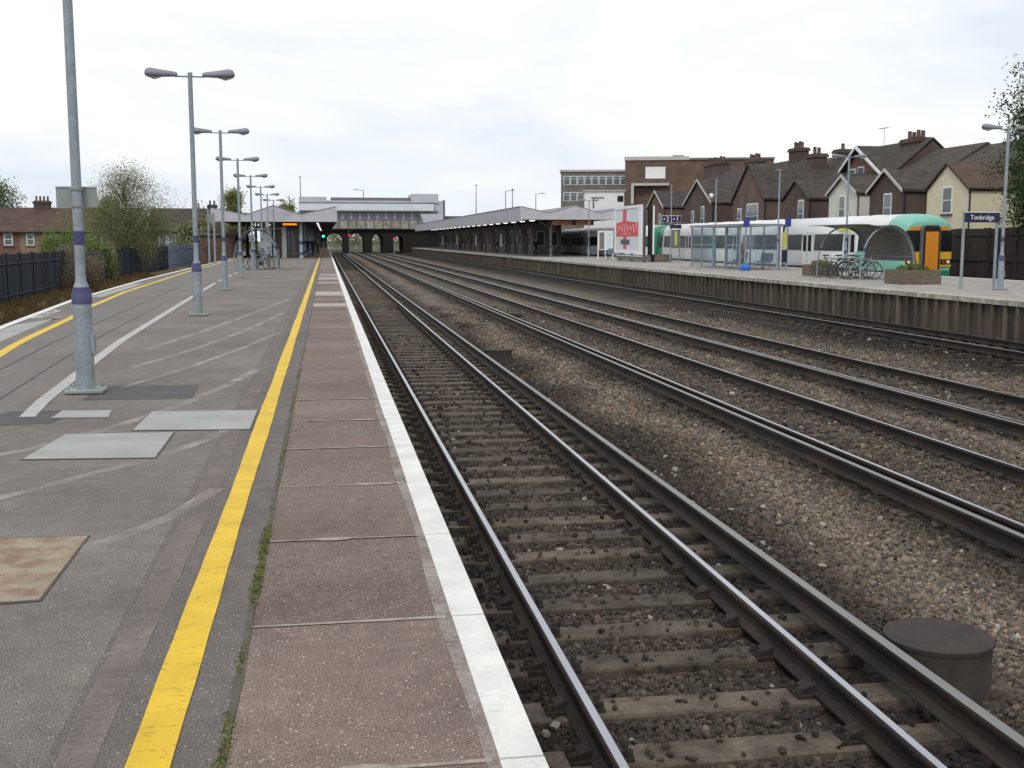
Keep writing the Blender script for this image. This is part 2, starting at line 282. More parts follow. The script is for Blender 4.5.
def brick_mat(name, c1, c2, mortar, sc=1.0):
    m = bpy.data.materials.new(name); m.use_nodes = True; t = m.node_tree; l = t.links.new; p = t.nodes['Principled BSDF']; p.inputs['Roughness'].default_value = .9
    g = N(t, 'ShaderNodeNewGeometry'); sp = N(t, 'ShaderNodeSeparateXYZ'); l(g.outputs['Position'], sp.inputs[0])
    ad = N(t, 'ShaderNodeMath', operation='ADD'); l(sp.outputs[0], ad.inputs[0]); l(sp.outputs[1], ad.inputs[1])
    cb = N(t, 'ShaderNodeCombineXYZ'); l(ad.outputs[0], cb.inputs[0]); l(sp.outputs[2], cb.inputs[1])
    b = N(t, 'ShaderNodeTexBrick'); b.inputs['Scale'].default_value = sc; b.inputs['Color1'].default_value = c1; b.inputs['Color2'].default_value = c2; b.inputs['Mortar'].default_value = mortar
    b.inputs['Brick Width'].default_value = .225; b.inputs['Row Height'].default_value = .075; b.inputs['Mortar Size'].default_value = .008; l(cb.outputs[0], b.inputs['Vector'])
    n = N(t, 'ShaderNodeTexNoise'); n.inputs['Scale'].default_value = .8; n.inputs['Detail'].default_value = 6; l(g.outputs['Position'], n.inputs['Vector'])
    mr = N(t, 'ShaderNodeMapRange'); mr.inputs[1].default_value = .3; mr.inputs[2].default_value = .7; mr.inputs[3].default_value = .75; mr.inputs[4].default_value = 1.25; l(n.outputs['Fac'], mr.inputs[0])
    vm = N(t, 'ShaderNodeVectorMath', operation='SCALE'); l(b.outputs[0], vm.inputs[0]); l(mr.outputs[0], vm.inputs['Scale']); l(vm.outputs[0], p.inputs['Base Color']); return m
M_BRICKD = brick_mat('brick_dark', srgb(84, 66, 58), srgb(68, 56, 52), srgb(100, 90, 82))
M_BRICKR = brick_mat('brick_red', srgb(112, 78, 70), srgb(102, 70, 64), srgb(124, 108, 100))
M_BRICKT = brick_mat('brick_tan', srgb(130, 108, 88), srgb(116, 96, 80), srgb(138, 124, 110))
M_BRICKB = brick_mat('brick_brown', srgb(102, 80, 70), srgb(90, 72, 64), srgb(112, 98, 88))
M_BRICKG = brick_mat('brick_grey', srgb(120, 116, 108), srgb(106, 102, 96), srgb(128, 122, 114))
M_PLANTER = brick_mat('brick_planter', srgb(112, 98, 84), srgb(90, 80, 70), srgb(120, 112, 100))
M_CREAM = mat('cream_render', srgb(212, 204, 177), .85, var=.06, scale=1)
M_WRENDER = mat('white_render', srgb(206, 204, 194), .85, var=.07, scale=1)
def tile_mat(name, c1, c2):
    m = mat(name, c1, .9, var=.22, scale=1.3, fine=.25, fscale=9, tint=c2, rnd=.08)
    t = m.node_tree; l = t.links.new; p = t.nodes['Principled BSDF']; g = N(t, 'ShaderNodeNewGeometry')
    w = N(t, 'ShaderNodeTexWave'); w.bands_direction = 'Z'; w.inputs['Scale'].default_value = 2.2; l(g.outputs['Position'], w.inputs['Vector'])
    b = N(t, 'ShaderNodeBump'); b.inputs['Distance'].default_value = .04; l(w.outputs['Fac'], b.inputs['Height']); l(b.outputs[0], p.inputs['Normal']); return m
M_TILE = tile_mat('roof_tiles_dark', srgb(64, 58, 54), srgb(76, 70, 63))
M_TILE2 = tile_mat('roof_tiles_brown', srgb(80, 64, 58), srgb(88, 72, 63))
M_TILE3 = tile_mat('roof_tiles_plum', srgb(72, 64, 65), srgb(62, 56, 56))
M_POT = mat('chimney_pot', srgb(104, 84, 72), .9, var=.2, scale=4, rnd=.3)
M_FENCE = mat('fence_navy', srgb(30, 38, 48), .8, var=.2, scale=1.5, rnd=.18)
M_PALI = mat('palisade_blue', srgb(96, 110, 130), .6, var=.12, scale=3, rnd=.15)
M_WOOD = mat('fence_wood_dark', srgb(52, 46, 42), .95, var=.3, scale=2, rnd=.25, stretch=(1, 1, .3))
M_BARK = mat('bark', srgb(84, 74, 62), .95, var=.3, scale=12)
def leaf_mat(name, c, c2):
    m = bpy.data.materials.new(name); m.use_nodes = True; t = m.node_tree; l = t.links.new; p = t.nodes['Principled BSDF']; p.inputs['Roughness'].default_value = .7
    g = N(t, 'ShaderNodeNewGeometry'); n = N(t, 'ShaderNodeTexNoise'); n.inputs['Scale'].default_value = 1.6; n.inputs['Detail'].default_value = 6; l(g.outputs['Position'], n.inputs['Vector'])
    mr = N(t, 'ShaderNodeMapRange'); mr.inputs[1].default_value = .35; mr.inputs[2].default_value = .65; l(n.outputs['Fac'], mr.inputs[0])
    mx = N(t, 'ShaderNodeMixRGB'); l(mr.outputs[0], mx.inputs[0]); mx.inputs[1].default_value = c; mx.inputs[2].default_value = c2; l(mx.outputs[0], p.inputs['Base Color'])
    tr = N(t, 'ShaderNodeBsdfTranslucent'); l(mx.outputs[0], tr.inputs[0]); ms = N(t, 'ShaderNodeMixShader'); ms.inputs[0].default_value = .3
    o = t.nodes['Material Output']; l(p.outputs[0], ms.inputs[1]); l(tr.outputs[0], ms.inputs[2]); l(ms.outputs[0], o.inputs[0]); return m
M_LEAF = leaf_mat('leaf_green', srgb(74, 92, 44), srgb(104, 120, 62))
M_LEAFD = leaf_mat('leaf_dark', srgb(44, 66, 34), srgb(72, 96, 48))
M_LEAFG = leaf_mat('leaf_bright', srgb(82, 112, 44), srgb(112, 140, 62))
M_LEAFO = leaf_mat('leaf_olive', srgb(112, 118, 78), srgb(144, 146, 106))
M_LEAFB = leaf_mat('leaf_brown', srgb(112, 100, 82), srgb(140, 128, 106))
M_LEAFY = leaf_mat('leaf_yellowgreen', srgb(108, 118, 64), srgb(132, 142, 84))
M_GRASSD = leaf_mat('dry_grass', srgb(140, 112, 72), srgb(110, 100, 58))
M_TWHITE = mat('train_white', srgb(236, 238, 238), .35, var=.05, scale=.6)
M_TDOOR = mat('train_door', srgb(214, 222, 220), .4, var=.05)
M_TROOF = mat('train_roof', srgb(222, 224, 226), .5, var=.06, scale=.5)
M_TGREEN = mat('train_green', srgb(124, 188, 170), .4, var=.05)
M_TGREEND = mat('train_dark_green', srgb(40, 120, 92), .4, var=.05)
M_TYEL = mat('train_yellow', srgb(216, 172, 40), .4, var=.05)
M_TORANGE = mat('train_orange', srgb(206, 130, 30), .45, var=.06)
M_TLIME = mat('train_lime', srgb(206, 208, 60), .4, var=.05)
M_TDARK = mat('train_underframe', srgb(40, 38, 38), .9, var=.2, scale=2)
M_TGREY = mat('train_gangway', srgb(104, 104, 108), .6, var=.1)
M_SKIN = mat('skin', srgb(196, 150, 126), .6, var=.05)
M_HAIR = mat('hair', srgb(52, 40, 32), .8, var=.1)
M_RUBBER = mat('rubber', srgb(30, 30, 31), .8, var=.1)
M_SILVER = mat('silver', srgb(170, 172, 176), .35, metal=.6, var=.05)
M_BLUEBAG = mat('blue_bag', srgb(48, 108, 180), .5, var=.1)
M_SEAT = mat('seat_blue', srgb(96, 112, 136), .45, metal=.2, var=.08)
M_SHELTER = mat('shelter_roof', srgb(104, 102, 98), .5, var=.1, scale=2)
M_POSTERBG = mat('poster_paper', srgb(206, 214, 218), .4, var=.05, scale=.5)
M_RED = mat('poster_red', srgb(204, 76, 86), .45, var=.05)
M_SCRIPT = mat('poster_script', srgb(226, 186, 182), .5, var=.1)
M_PURPLE = mat('poster_purple', srgb(84, 80, 96), .45, var=.05)
M_YPOST = mat('poster_yellow', srgb(186, 182, 92), .5, var=.06)
def glass_mat():
    m = bpy.data.materials.new('shelter_glass'); m.use_nodes = True; t = m.node_tree; l = t.links.new; t.nodes.remove(t.nodes['Principled BSDF']); o = t.nodes['Material Output']
    a = N(t, 'ShaderNodeBsdfTransparent'); a.inputs[0].default_value = (.93, .96, .97, 1); g = N(t, 'ShaderNodeBsdfGlossy'); g.inputs['Roughness'].default_value = .05; d = N(t, 'ShaderNodeBsdfDiffuse'); d.inputs[0].default_value = srgb(176, 190, 204)
    m1 = N(t, 'ShaderNodeMixShader'); m1.inputs[0].default_value = .08; m2 = N(t, 'ShaderNodeMixShader'); m2.inputs[0].default_value = .07
    l(a.outputs[0], m1.inputs[1]); l(g.outputs[0], m1.inputs[2]); l(m1.outputs[0], m2.inputs[1]); l(d.outputs[0], m2.inputs[2]); l(m2.outputs[0], o.inputs[0]); return m
M_GLASS = glass_mat()

# ================================================================== THE SETTING
ZR = -.93                       # top of running rails; platform top is z = 0
Y1 = 330                        # where the lines run out behind the bridge
RAILS = [(1.36, 2.865), (6.06, 7.565), (9.52, 11.025), (15.4, 16.905)]
COND = [3.31, 5.65, 9.10, 14.98]
M_GROUND = mat('ground_earth', srgb(96, 92, 74), .95, var=.3, scale=.08, tint=srgb(84, 92, 58))
struct(MB().quad((-1500, -300, -1.32), (1500, -300, -1.32), (1500, 2500, -1.32), (-1500, 2500, -1.32)).build('ground', M_GROUND))
# trackbed: a sheet with heaped six-foots, coloured along its length by stone and brake dust
def bed_z(x, y):
    z = -1.155 + (0.012 * min(1, max(0, (y - 7) / 6)) if x < 3.6 else 0)
    z += .045 * math.exp(-((x - 4.65) / .75) ** 2) + .05 * math.exp(-((x - 8.5) / .55) ** 2) + .05 * math.exp(-((x - 12.9) / 1.3) ** 2)
    if 5.6 < x < 8 or 9 < x < 11.4: z += .04
    z -= .13 * math.exp(-(((x - 3.8) / .5) ** 2 + ((y - 6.3) / .6) ** 2))
    return z
C_DARK, C_BROWN, C_PALE, C_MID = [np.array(srgb(*c)[:3]) for c in ((44, 40, 37), (70, 62, 55), (109, 99, 89), (89, 81, 72))]
def bed_tone(x, y):
    xs = [0.6, 1.2, 2.1, 3.0, 3.6, 4.05, 4.8, 5.3, 5.7, 6.1, 6.8, 7.5, 8.0, 8.6, 9.2, 10.3, 11.2, 12, 12.8, 13.6, 14.5, 16, 17.6]
    cs = [C_BROWN * .85, C_DARK * 1.1, C_BROWN * 1.12, C_DARK * 1.1, C_DARK, C_BROWN, C_PALE, C_MID, C_BROWN, C_BROWN * .9, C_MID * .95, C_BROWN, C_MID, C_PALE * .9, C_BROWN, C_MID * .9, C_BROWN, C_PALE * .88, C_MID, C_BROWN * .8, C_DARK, C_DARK * 1.1, C_DARK]
    w = .28 * math.sin(y * .9 + 2 * math.sin(y * .31)) * (1 if 4 < x < 15 else .2)
    return [float(np.interp(x + w, xs, [c[k] for c in cs])) for k in range(3)]
xs = np.concatenate([np.arange(.5, 17.7, .14), [17.75]]); ys = np.concatenate([np.arange(-6, 3, 1.0), np.arange(3, 40, .5), np.arange(40, 120, 2), np.arange(120, Y1 + 1, 10)])
vs = [(x, y, bed_z(x, y)) for y in ys for x in xs]; nx = len(xs)
fs = [(j * nx + i, j * nx + i + 1, (j + 1) * nx + i + 1, (j + 1) * nx + i) for j in range(len(ys) - 1) for i in range(nx - 1)]
me = bpy.data.meshes.new('trackbed'); me.from_pydata(vs, [], fs); me.materials.append(M_BALLAST)
ca = me.color_attributes.new('tone', 'FLOAT_COLOR', 'POINT'); ca.data.foreach_set('color', np.array([bed_tone(x, y) + [1] for y in ys for x in xs], dtype=np.float32).ravel())
struct(link('trackbed', me))
# bay trackbed left of the near platform, and the one under the far train
def flat_bed(name, x0, x1, y0, y1, z, tone):
    me = bpy.data.meshes.new(name); me.from_pydata([(x0, y0, z), (x1, y0, z), (x1, y1, z), (x0, y1, z)], [], [(0, 1, 2, 3)]); me.materials.append(M_BALLAST)
    ca = me.color_attributes.new('tone', 'FLOAT_COLOR', 'POINT'); ca.data.foreach_set('color', np.array([list(tone) + [1]] * 4, dtype=np.float32).ravel()); return struct(link(name, me))
flat_bed('bay_trackbed', -13.2, -3.0, -6, 240, -1.2, C_BROWN)
flat_bed('siding_trackbed', 26.9, 37.5, -6, 300, -1.2, C_DARK)

# ---- near platform: body, asphalt strips, coping slabs, painted lines
BAY_EDGE = [(-3.6, -6), (-4.3, 5), (-5.2, 14), (-5.98, 22.1), (-6.73, 31.5), (-7.32, 47), (-7.77, 73), (-8.1, 110), (-8.6, 240)]
BAY_YEL = [(-2.4, -6), (-3.2, 5), (-4.2, 14), (-4.74, 18.6), (-5.17, 24.4), (-5.55, 28), (-6.09, 36.2), (-6.9, 60.2), (-7.35, 100), (-7.8, 240)]
GREYL = [(-2.2, 6), (-2.79, 11.7), (-3.21, 18.35), (-3.71, 32.7), (-4.09, 44.2), (-4.3, 56.2), (-4.5, 75)]
PY = [-6, 0, 5, 10, 14, 18, 22, 27, 31.5, 39, 47, 60, 73, 90, 110, 170, 236]
plat = MB()
for a, b in zip(PY[:-1], PY[1:]):
    xa, xb = interp(BAY_EDGE, a), interp(BAY_EDGE, b)
    plat.quad((xa, a, -.12), (-.3, a, -.12), (-.3, b, -.12), (xb, b, -.12))
    plat.quad((xa, b, -.12) if 0 else (xb, b, -.12), (xb, b, -1.32), (xa, a, -1.32), (xa, a, -.12))
plat.box(-.3, .55, -6, 236, -1.32, -.12)
PLAT = tag(plat.build('platform_near', M_NEARWALL), 'near platform with asphalt surface, brown coping slabs and yellow line', 'platform', kind='structure')
def ribbon(name, left, right, z, m, y0, y1, step=4, parent=None, thick=0):
    mb = MB(); n = max(1, int((y1 - y0) / step)); yy = [y0 + (y1 - y0) * i / n for i in range(n + 1)]
    for a, b in zip(yy[:-1], yy[1:]):
        mb.quad((left(a), a, z), (right(a), a, z), (right(b), b, z), (left(b), b, z))
        if thick: mb.quad((left(b), b, z), (left(b), b, z - thick), (left(a), a, z - thick), (left(a), a, z))
    return mb.build(name, m, parent)
cen = lambda y: interp(GREYL, y) - .18
ribbon('asphalt_surface', cen, lambda y: -.88, .0, M_ASPH, -6, 236, 3, PLAT)
ribbon('asphalt_surface', lambda y: interp(BAY_EDGE, y), cen, .0, M_ASPH3, -6, 236, 3, PLAT, .12)
ribbon('asphalt_strip', lambda y: -.88, lambda y: -.35 + .004 * math.sin(9 * y), .0, M_ASPH2, -6, 236, .35, PLAT)
wob = lambda y: .004 * math.sin(y * 1.1) + .0015 * math.sin(y * 7.3)
ribbon('yellow_line', lambda y: -.628 + wob(y), lambda y: -.498 + wob(y + 3), .005, M_YELP, -6, 220, .25, PLAT)
ribbon('yellow_line', lambda y: interp(BAY_YEL, y) - .075, lambda y: interp(BAY_YEL, y) + .075, .005, M_YELP, -6, 200, 1.5, PLAT)
ribbon('white_edge_line', lambda y: interp(BAY_EDGE, y) + .012, lambda y: interp(BAY_EDGE, y) + .17, .005, M_WHITEP, -6, 200, 1.5, PLAT)
ribbon('faded_line', lambda y: -.84 + .012 * math.sin(y), lambda y: -.715 + .012 * math.sin(y + 1), .004, M_FADEPINK, 2, 60, .5, PLAT)
for a, b in ((10.6, 43), (45, 47.5), (49, 53), (55, 57), (60, 66)):
    ribbon('grey_white_line', lambda y: interp(GREYL, y) - .07, lambda y: interp(GREYL, y) + .07, .006, M_GREYP, a, b, 1, PLAT)
# faded curved hatching left from older markings
def hatch(pts, w):
    mb = MB(); P = [Vector((x, y, .0035)) for x, y in pts]
    for a, b in zip(P[:-1], P[1:]):
        d = (b - a).normalized(); n_ = Vector((-d.y, d.x, 0)) * w; mb.quad(a - n_, b - n_, b + n_, a + n_)
    return mb.build('faded_line', M_FADE, PLAT)
hatch([(-2.9, 6.2), (-2.1, 7.1), (-1.6, 7.9), (-1.25, 8.45), (-.9, 9.3), (-.72, 10.4)], .05)
hatch([(-3.0, 8.0), (-2.2, 9.0), (-1.8, 9.9), (-1.4, 11.2), (-1.1, 12.6), (-.8, 14.4)], .06)
hatch([(-1.55, 5.6), (-1.15, 6.1), (-.9, 6.6), (-.72, 7.3)], .05)
hatch([(-2.4, 14.6), (-1.9, 17), (-1.4, 20.5), (-.95, 25)], .06)
hatch([(-2.6, 17), (-2.1, 20.5), (-1.6, 25), (-1.0, 31)], .06)
hatch([(-2.2, 12.6), (-1.7, 14.5), (-1.2, 17.2), (-.8, 20)], .045)
def patch(pts, m, z=.004): return MB().add([(x, y, z) for x, y in pts], [tuple(range(len(pts)))]).build('surface_patch', m, PLAT)
def edged(pts, m, z):
    patch(pts, m, z); c = Vector((sum(p[0] for p in pts) / len(pts), sum(p[1] for p in pts) / len(pts))); mb = MB(); n = len(pts)
    for k in range(n):
        a, b = Vector(pts[k]), Vector(pts[(k + 1) % n]); oa, ob_ = a + (a - c).normalized() * .022, b + (b - c).normalized() * .018
        mb.quad((a.x, a.y, z - .001), (b.x, b.y, z - .001), (ob_.x, ob_.y, .0045), (oa.x, oa.y, .0045))
    mb.build('patch_edge', M_DARKPATCH, PLAT)
edged([(-1.26, 8.42), (-1.27, 9.53), (-2.13, 9.57), (-2.2, 8.51)], M_PATCH, .008)
edged([(-.66, 9.58), (-.66, 10.66), (-1.62, 10.75), (-1.62, 9.69)], M_PATCH, .008)
edged([(-1.28, 5.1), (-1.29, 6.2), (-1.9, 6.2), (-1.9, 5.05)], M_PATCH2, .007)
patch([(-1.35, 11.6), (-1.4, 12.7), (-2.42, 12.8), (-2.42, 11.65)], M_DARKPATCH, .002)
patch([(-2.4, 10.2), (-2.2, 11.0), (-2.9, 11.0), (-3.2, 10.1)], M_DARKPATCH, .002)
patch([(-1.95, 10.45), (-2.0, 10.9), (-2.45, 10.95), (-2.45, 10.5)], M_PATCH, .006)
ribbon('surface_patch', lambda y: interp(BAY_EDGE, y) + .2 + .3 * max(0, y - 22.3), lambda y: interp(BAY_YEL, y) - .3, .0036, M_PATCH, 12, 24.5, 1, PLAT)
ribbon('surface_patch', lambda y: interp(BAY_EDGE, y) + .25, lambda y: interp(BAY_EDGE, y) + .6, .0036, M_PATCH, 33, 43, 2, PLAT)
# bitumen seams in the bay side
for o_, a, b in ((1.0, 8, 40), (.45, 9, 30)):
    ribbon('bitumen_seam', lambda y: interp(GREYL, y) - o_ - .012, lambda y: interp(GREYL, y) - o_ + .014 + .006 * math.sin(3 * y), .0035, M_DARKPATCH, a, b, .7, PLAT)
text('MIND THE GAP', .42, M_WHITEP, PLAT, (-5.95, 25.6, .006), (0, 0, R(90 + 4)), 'painted_lettering', ext=.0005)
# coping slabs with mortar joints, paint strip and moss
SL = 1.345
slab_me = []
for k in range(4):
    h = [RNG.uniform(-.006, .006) for _ in range(2)]
    mb = MB(); mb.box(-.338 + RNG.uniform(-.006, .006), .63, .004, SL - .006, -.125, 0)
    slab_me.append(mb.mesh('coping_slab', M_SLAB))
pale_me = MB().box(-.355, .63, .004, SL - .006, -.125, 0.0015).mesh('coping_slab', M_SLABPALE)
y = 3.25 - SL * 6; k = 0; pt = MB(); jm = MB()
while y < 236:
    pale = y > 27 and RNG.random() < .22
    o = link('coping_slab', pale_me if pale else slab_me[k % 4], PLAT, (0, y, RNG.uniform(-.0035, .0015)))
    if y < 14: bevel(o, .006, 2)
    pt.box(.492 + RNG.uniform(-.004, .004), .6315, y + .006, y + SL - .008, -.03, .0045 + .0006 * (k % 3))
    w0, w1 = .005 + RNG.random() * .01, .004 + RNG.random() * .012
    jm.quad((-.35, y - w0, .0025), (.47, y - w1, .0025), (.47, y + w1 + .003, .0025), (-.35, y + w0, .0025))
    if RNG.random() < .5:
        xx = RNG.uniform(-.1, .35); r_ = RNG.uniform(.05, .13); jm.add([(xx + r_ * math.cos(t) * 1.3, y + .035 * math.sin(t), .0031) for t in np.linspace(0, 2 * PI, 10)[:-1]], [tuple(range(9))])
    y += SL; k += 1
ribbon('faded_line', lambda y: .44 + .012 * math.sin(2.3 * y), lambda y: .494, .0034, M_FADE, 2, 60, .4, PLAT); pt.build('white_edge_line', M_WHITEP, PLAT); jm.build('joint_mortar', M_MORTAR, PLAT)
# narrow dirt seam between asphalt and slabs, moss growing in it
ribbon('joint_dirt', lambda y: -.354 + .006 * math.sin(6 * y), lambda y: -.33 + .006 * math.sin(5 * y), .0030, M_JOINT, -4, 120, .4, PLAT)
def moss_tufts():
    mb = MB()
    for i in range(3600):
        yy = RNG.uniform(2.8, 6.4) if i < 2400 else RNG.uniform(4, 14)
        dens = .5 + .5 * math.sin(yy * 2.3 + 1.2) + .35 * math.sin(yy * 7.7)
        if RNG.random() > dens * .95: continue
        xx = -.346 + RNG.normal(0, .010); h = RNG.uniform(.004, .014); a = RNG.uniform(0, PI); w = RNG.uniform(.004, .009)
        dx, dy = math.cos(a) * w, math.sin(a) * w
        mb.add([(xx - dx, yy - dy, .002), (xx + dx, yy + dy, .002), (xx + RNG.normal(0, .006), yy + RNG.normal(0, .006), h)], [(0, 1, 2)])
        mb.add([(xx + dy, yy - dx, .002), (xx - dy, yy + dx, .002), (xx, yy, h * .8)], [(0, 1, 2)])
    o = mb.build('moss', M_MOSS); return tag(o, 'green moss growing in the seam beside the coping slabs', 'moss', kind='stuff')
moss_tufts()

# ---- far platform: body, coping, panelled wall
FE = 17.6
fp = MB().box(FE + .25, 27.0, 14, 240, -1.32, -.125)
FARP = tag(fp.build('platform_far', M_NEARWALL), 'far island platform with pale surface above a dark panelled wall', 'platform', kind='structure')
MB().quad((FE + .6, 14, 0), (27.0, 14, 0), (27.0, 240, 0), (FE + .6, 240, 0)).quad((27.0, 14, 0), (27.0, 14, -.125), (27.0, 240, -.125), (27.0, 240, 0)).build('platform_surface', M_CONC, FARP)
MB().quad((26.45, 14, .004), (26.75, 14, .004), (26.75, 240, .004), (26.45, 240, .004)).build('white_edge_line', M_WHITEP, FARP)
cm = [MB().box(0, .6, .004, 1.5 - .006, -.13, .004 + .003 * q).mesh('coping_slab', M_CONCEDGE) for q in range(3)]
y = 14
while y < 238: link('coping_slab', cm[RNG.integers(3)], FARP, (FE + RNG.uniform(-.035, .02), y, 0)); y += 1.5
pm = [MB().box(.12, .26, 0, .44, -1.2, -.13).mesh('wall_panel', M_WALLPANEL) for q in range(2)]
rm = MB().box(.03, .26, 0, .13, -1.2, -.13).mesh('wall_rib', M_WALLRIB)
y = 16; i = 0; rest = MB()
while y < 236:
    if i < 200:
        link('wall_panel', pm[0], FARP, (FE + RNG.uniform(-.02, .02), y, RNG.uniform(-.01, 0))); link('wall_rib', rm, FARP, (FE + RNG.uniform(-.01, .03), y + .44, 0))
    else: rest.box(FE + .12, FE + .26, y, y + .44, -1.2, -.13).box(FE + .04, FE + .26, y + .44, y + .57, -1.2, -.13)
    y += .57; i += 1
tag(rest.build('wall_panel', M_WALLPANEL, FARP), kind='stuff')

# ================================================================== TRACKS
def rail_profile(x, top):
    hw, fw = .036, .07
    return [(x - fw, top - .159), (x + fw, top - .159), (x + fw, top - .148), (x + .012, top - .125), (x + .009, top - .05), (x + hw - .002, top - .036), (x + hw, top - .012), (x + hw - .008, top - .001),
            (x - hw + .008, top - .001), (x - hw, top - .012), (x - hw + .002, top - .036), (x - .009, top - .05), (x - .012, top - .125), (x - fw, top - .148)]
def rail(parent, x, name='rail', top=ZR, w=.022, topm=None):
    mb = MB().prism(rail_profile(x, top), 'y', 1.5, Y1, 0)
    d = .004; mb.quad((x - w + d, 1.5, top), (x + w + d, 1.5, top), (x + w + d, Y1, top), (x - w + d, Y1, top), 1)
    return mb.build(name, [M_RAIL, topm or M_STEELTOP], parent)
slp = []
for k in range(3):
    mb = MB(); n = 7
    a = [(-1.3 + 2.6 * i / (n - 1)) for i in range(n)]
    prof = [(-.127, -.15), (.127, -.15), (.127, -.012), (.115, 0), (-.115, 0), (-.127, -.012)]
    vsx = []
    for i, xx in enumerate(a):
        for (yy, zz) in prof: vsx.append((xx, yy + RNG.normal(0, .004), zz + (RNG.normal(0, .003) if zz > -.1 else 0)))
    fsx = [(i * 6 + q, (i + 1) * 6 + q, (i + 1) * 6 + (q + 1) % 6, i * 6 + (q + 1) % 6) for i in range(n - 1) for q in range(6)] + [tuple(range(6)), tuple(range(6 * n - 1, 6 * n - 7, -1))]
    slp.append(MB().add(vsx, fsx).mesh('sleeper', M_SLEEPER))
chm = MB().box(-.17, .17, -.09, .09, 0, .022)
for s_ in (-1, 1): chm.prism([(s_ * .06, .02), (s_ * .13, .02), (s_ * .12, .05), (s_ * .055, .075)][::s_], 'y', -.055, .055); chm.lathe([(.022, .02), (.022, .055), (.012, .062)], 8, (s_ * .148, .05)); chm.lathe([(.022, .02), (.022, .055), (.012, .062)], 8, (s_ * .148, -.05))
chm = chm.mesh('rail_chair', M_RUST)
TL = ['railway track nearest the platform with sleepers showing clearly', 'second railway track from the near platform, sleepers half buried in ballast',
      'third railway track from the near platform, dull rusty rails in ballast', 'dark railway track right against the far platform wall']
SP = .627; SLEEP_Y = {}
def track(i, y0, yind, ychair, zs, yend=180):
    xa, xb = RAILS[i]; c = (xa + xb) / 2
    t = thing('railway_track', TL[i], 'railway track', (c, 2, ZR), group='railway tracks'); off = (-c, -2, -ZR)
    for x in (xa, xb): r_ = rail(t, x); r_.location = off
    y = y0; rest = MB(); pos = []
    while y < yend:
        if y < yind:
            o = link('sleeper', slp[RNG.integers(3)], t, (RNG.normal(0, .02), y - 2 + RNG.normal(0, .015), zs - ZR + RNG.normal(0, .004)), RNG.normal(0, .008)); pos.append(y)
            if y < ychair:
                for x in (xa, xb): link('rail_chair', chm, t, (x - c, y - 2, -.159 - .024))
        else: rest.box(-1.3, 1.3, y - 2 - .125, y - 2 + .125, zs - .1 - ZR, zs - ZR)
        y += SP
    tag(rest.build('sleeper', M_SLEEPER, t), kind='stuff'); SLEEP_Y[i] = pos
    return t
track(0, 3.6, 100, 45, -1.108)
track(1, 6.5, 75, 35, -1.112)
track(2, 10, 60, 30, -1.118)
track(3, 18, 60, 30, -1.118)
CLB = ['raised conductor rail beside the nearest track, pale worn top', 'raised conductor rail on the near side of the second track', 'raised conductor rail on the near side of the third track', 'raised conductor rail on the near side of the track by the far wall']
ins = MB().lathe([(.05, 0), (.055, .03), (.04, .05), (.055, .07), (.04, .09)], 10).mesh('insulator', M_INSUL)
for i, x in enumerate(COND):
    t = thing('conductor_rail', CLB[i], 'conductor rail', (x, 2, -1.1), group='conductor rails')
    r_ = rail(t, x, 'rail', -.852, .034, M_CONDTOP); r_.location = (-x, -2, 1.1)
    for q in range(30):
        yy = SLEEP_Y[i][0] + SP * (1 + 4 * q)
        link('insulator', ins, t, (0, yy - 2, .0))
# track under the train and the bay track
for x0, lab, yy in ((28.6, 'track under the white and green train', 250),):
    t = thing('railway_track', 'railway ' + lab, 'railway track', (x0, 14, ZR), group='railway tracks')
    for s_ in (-.7525, .7525): r_ = rail(t, x0 + s_); r_.location = (-x0, -14, -ZR)
    mb = MB()
    y = 15
    while y < 100: mb.box(-1.3, 1.3, y - 14 - .125, y - 14 + .125, -.27, -.188); y += SP
    tag(mb.build('sleeper', M_SLEEPER, t), kind='stuff')
t = thing('railway_track', 'empty railway track in the dark beyond the far platform, beside the wooden fence', 'railway track', (32.4 - .6, 14, ZR), group='railway tracks')
for s_ in (-.7525, .7525): r_ = rail(t, 31.8 + s_); r_.location = (-31.8, -14, -ZR)
mb = MB(); y = 15
while y < 100: mb.box(-1.3, 1.3, y - 14 - .125, y - 14 + .125, -.27, -.188); y += SP
tag(mb.build('sleeper', M_SLEEPER, t), kind='stuff')

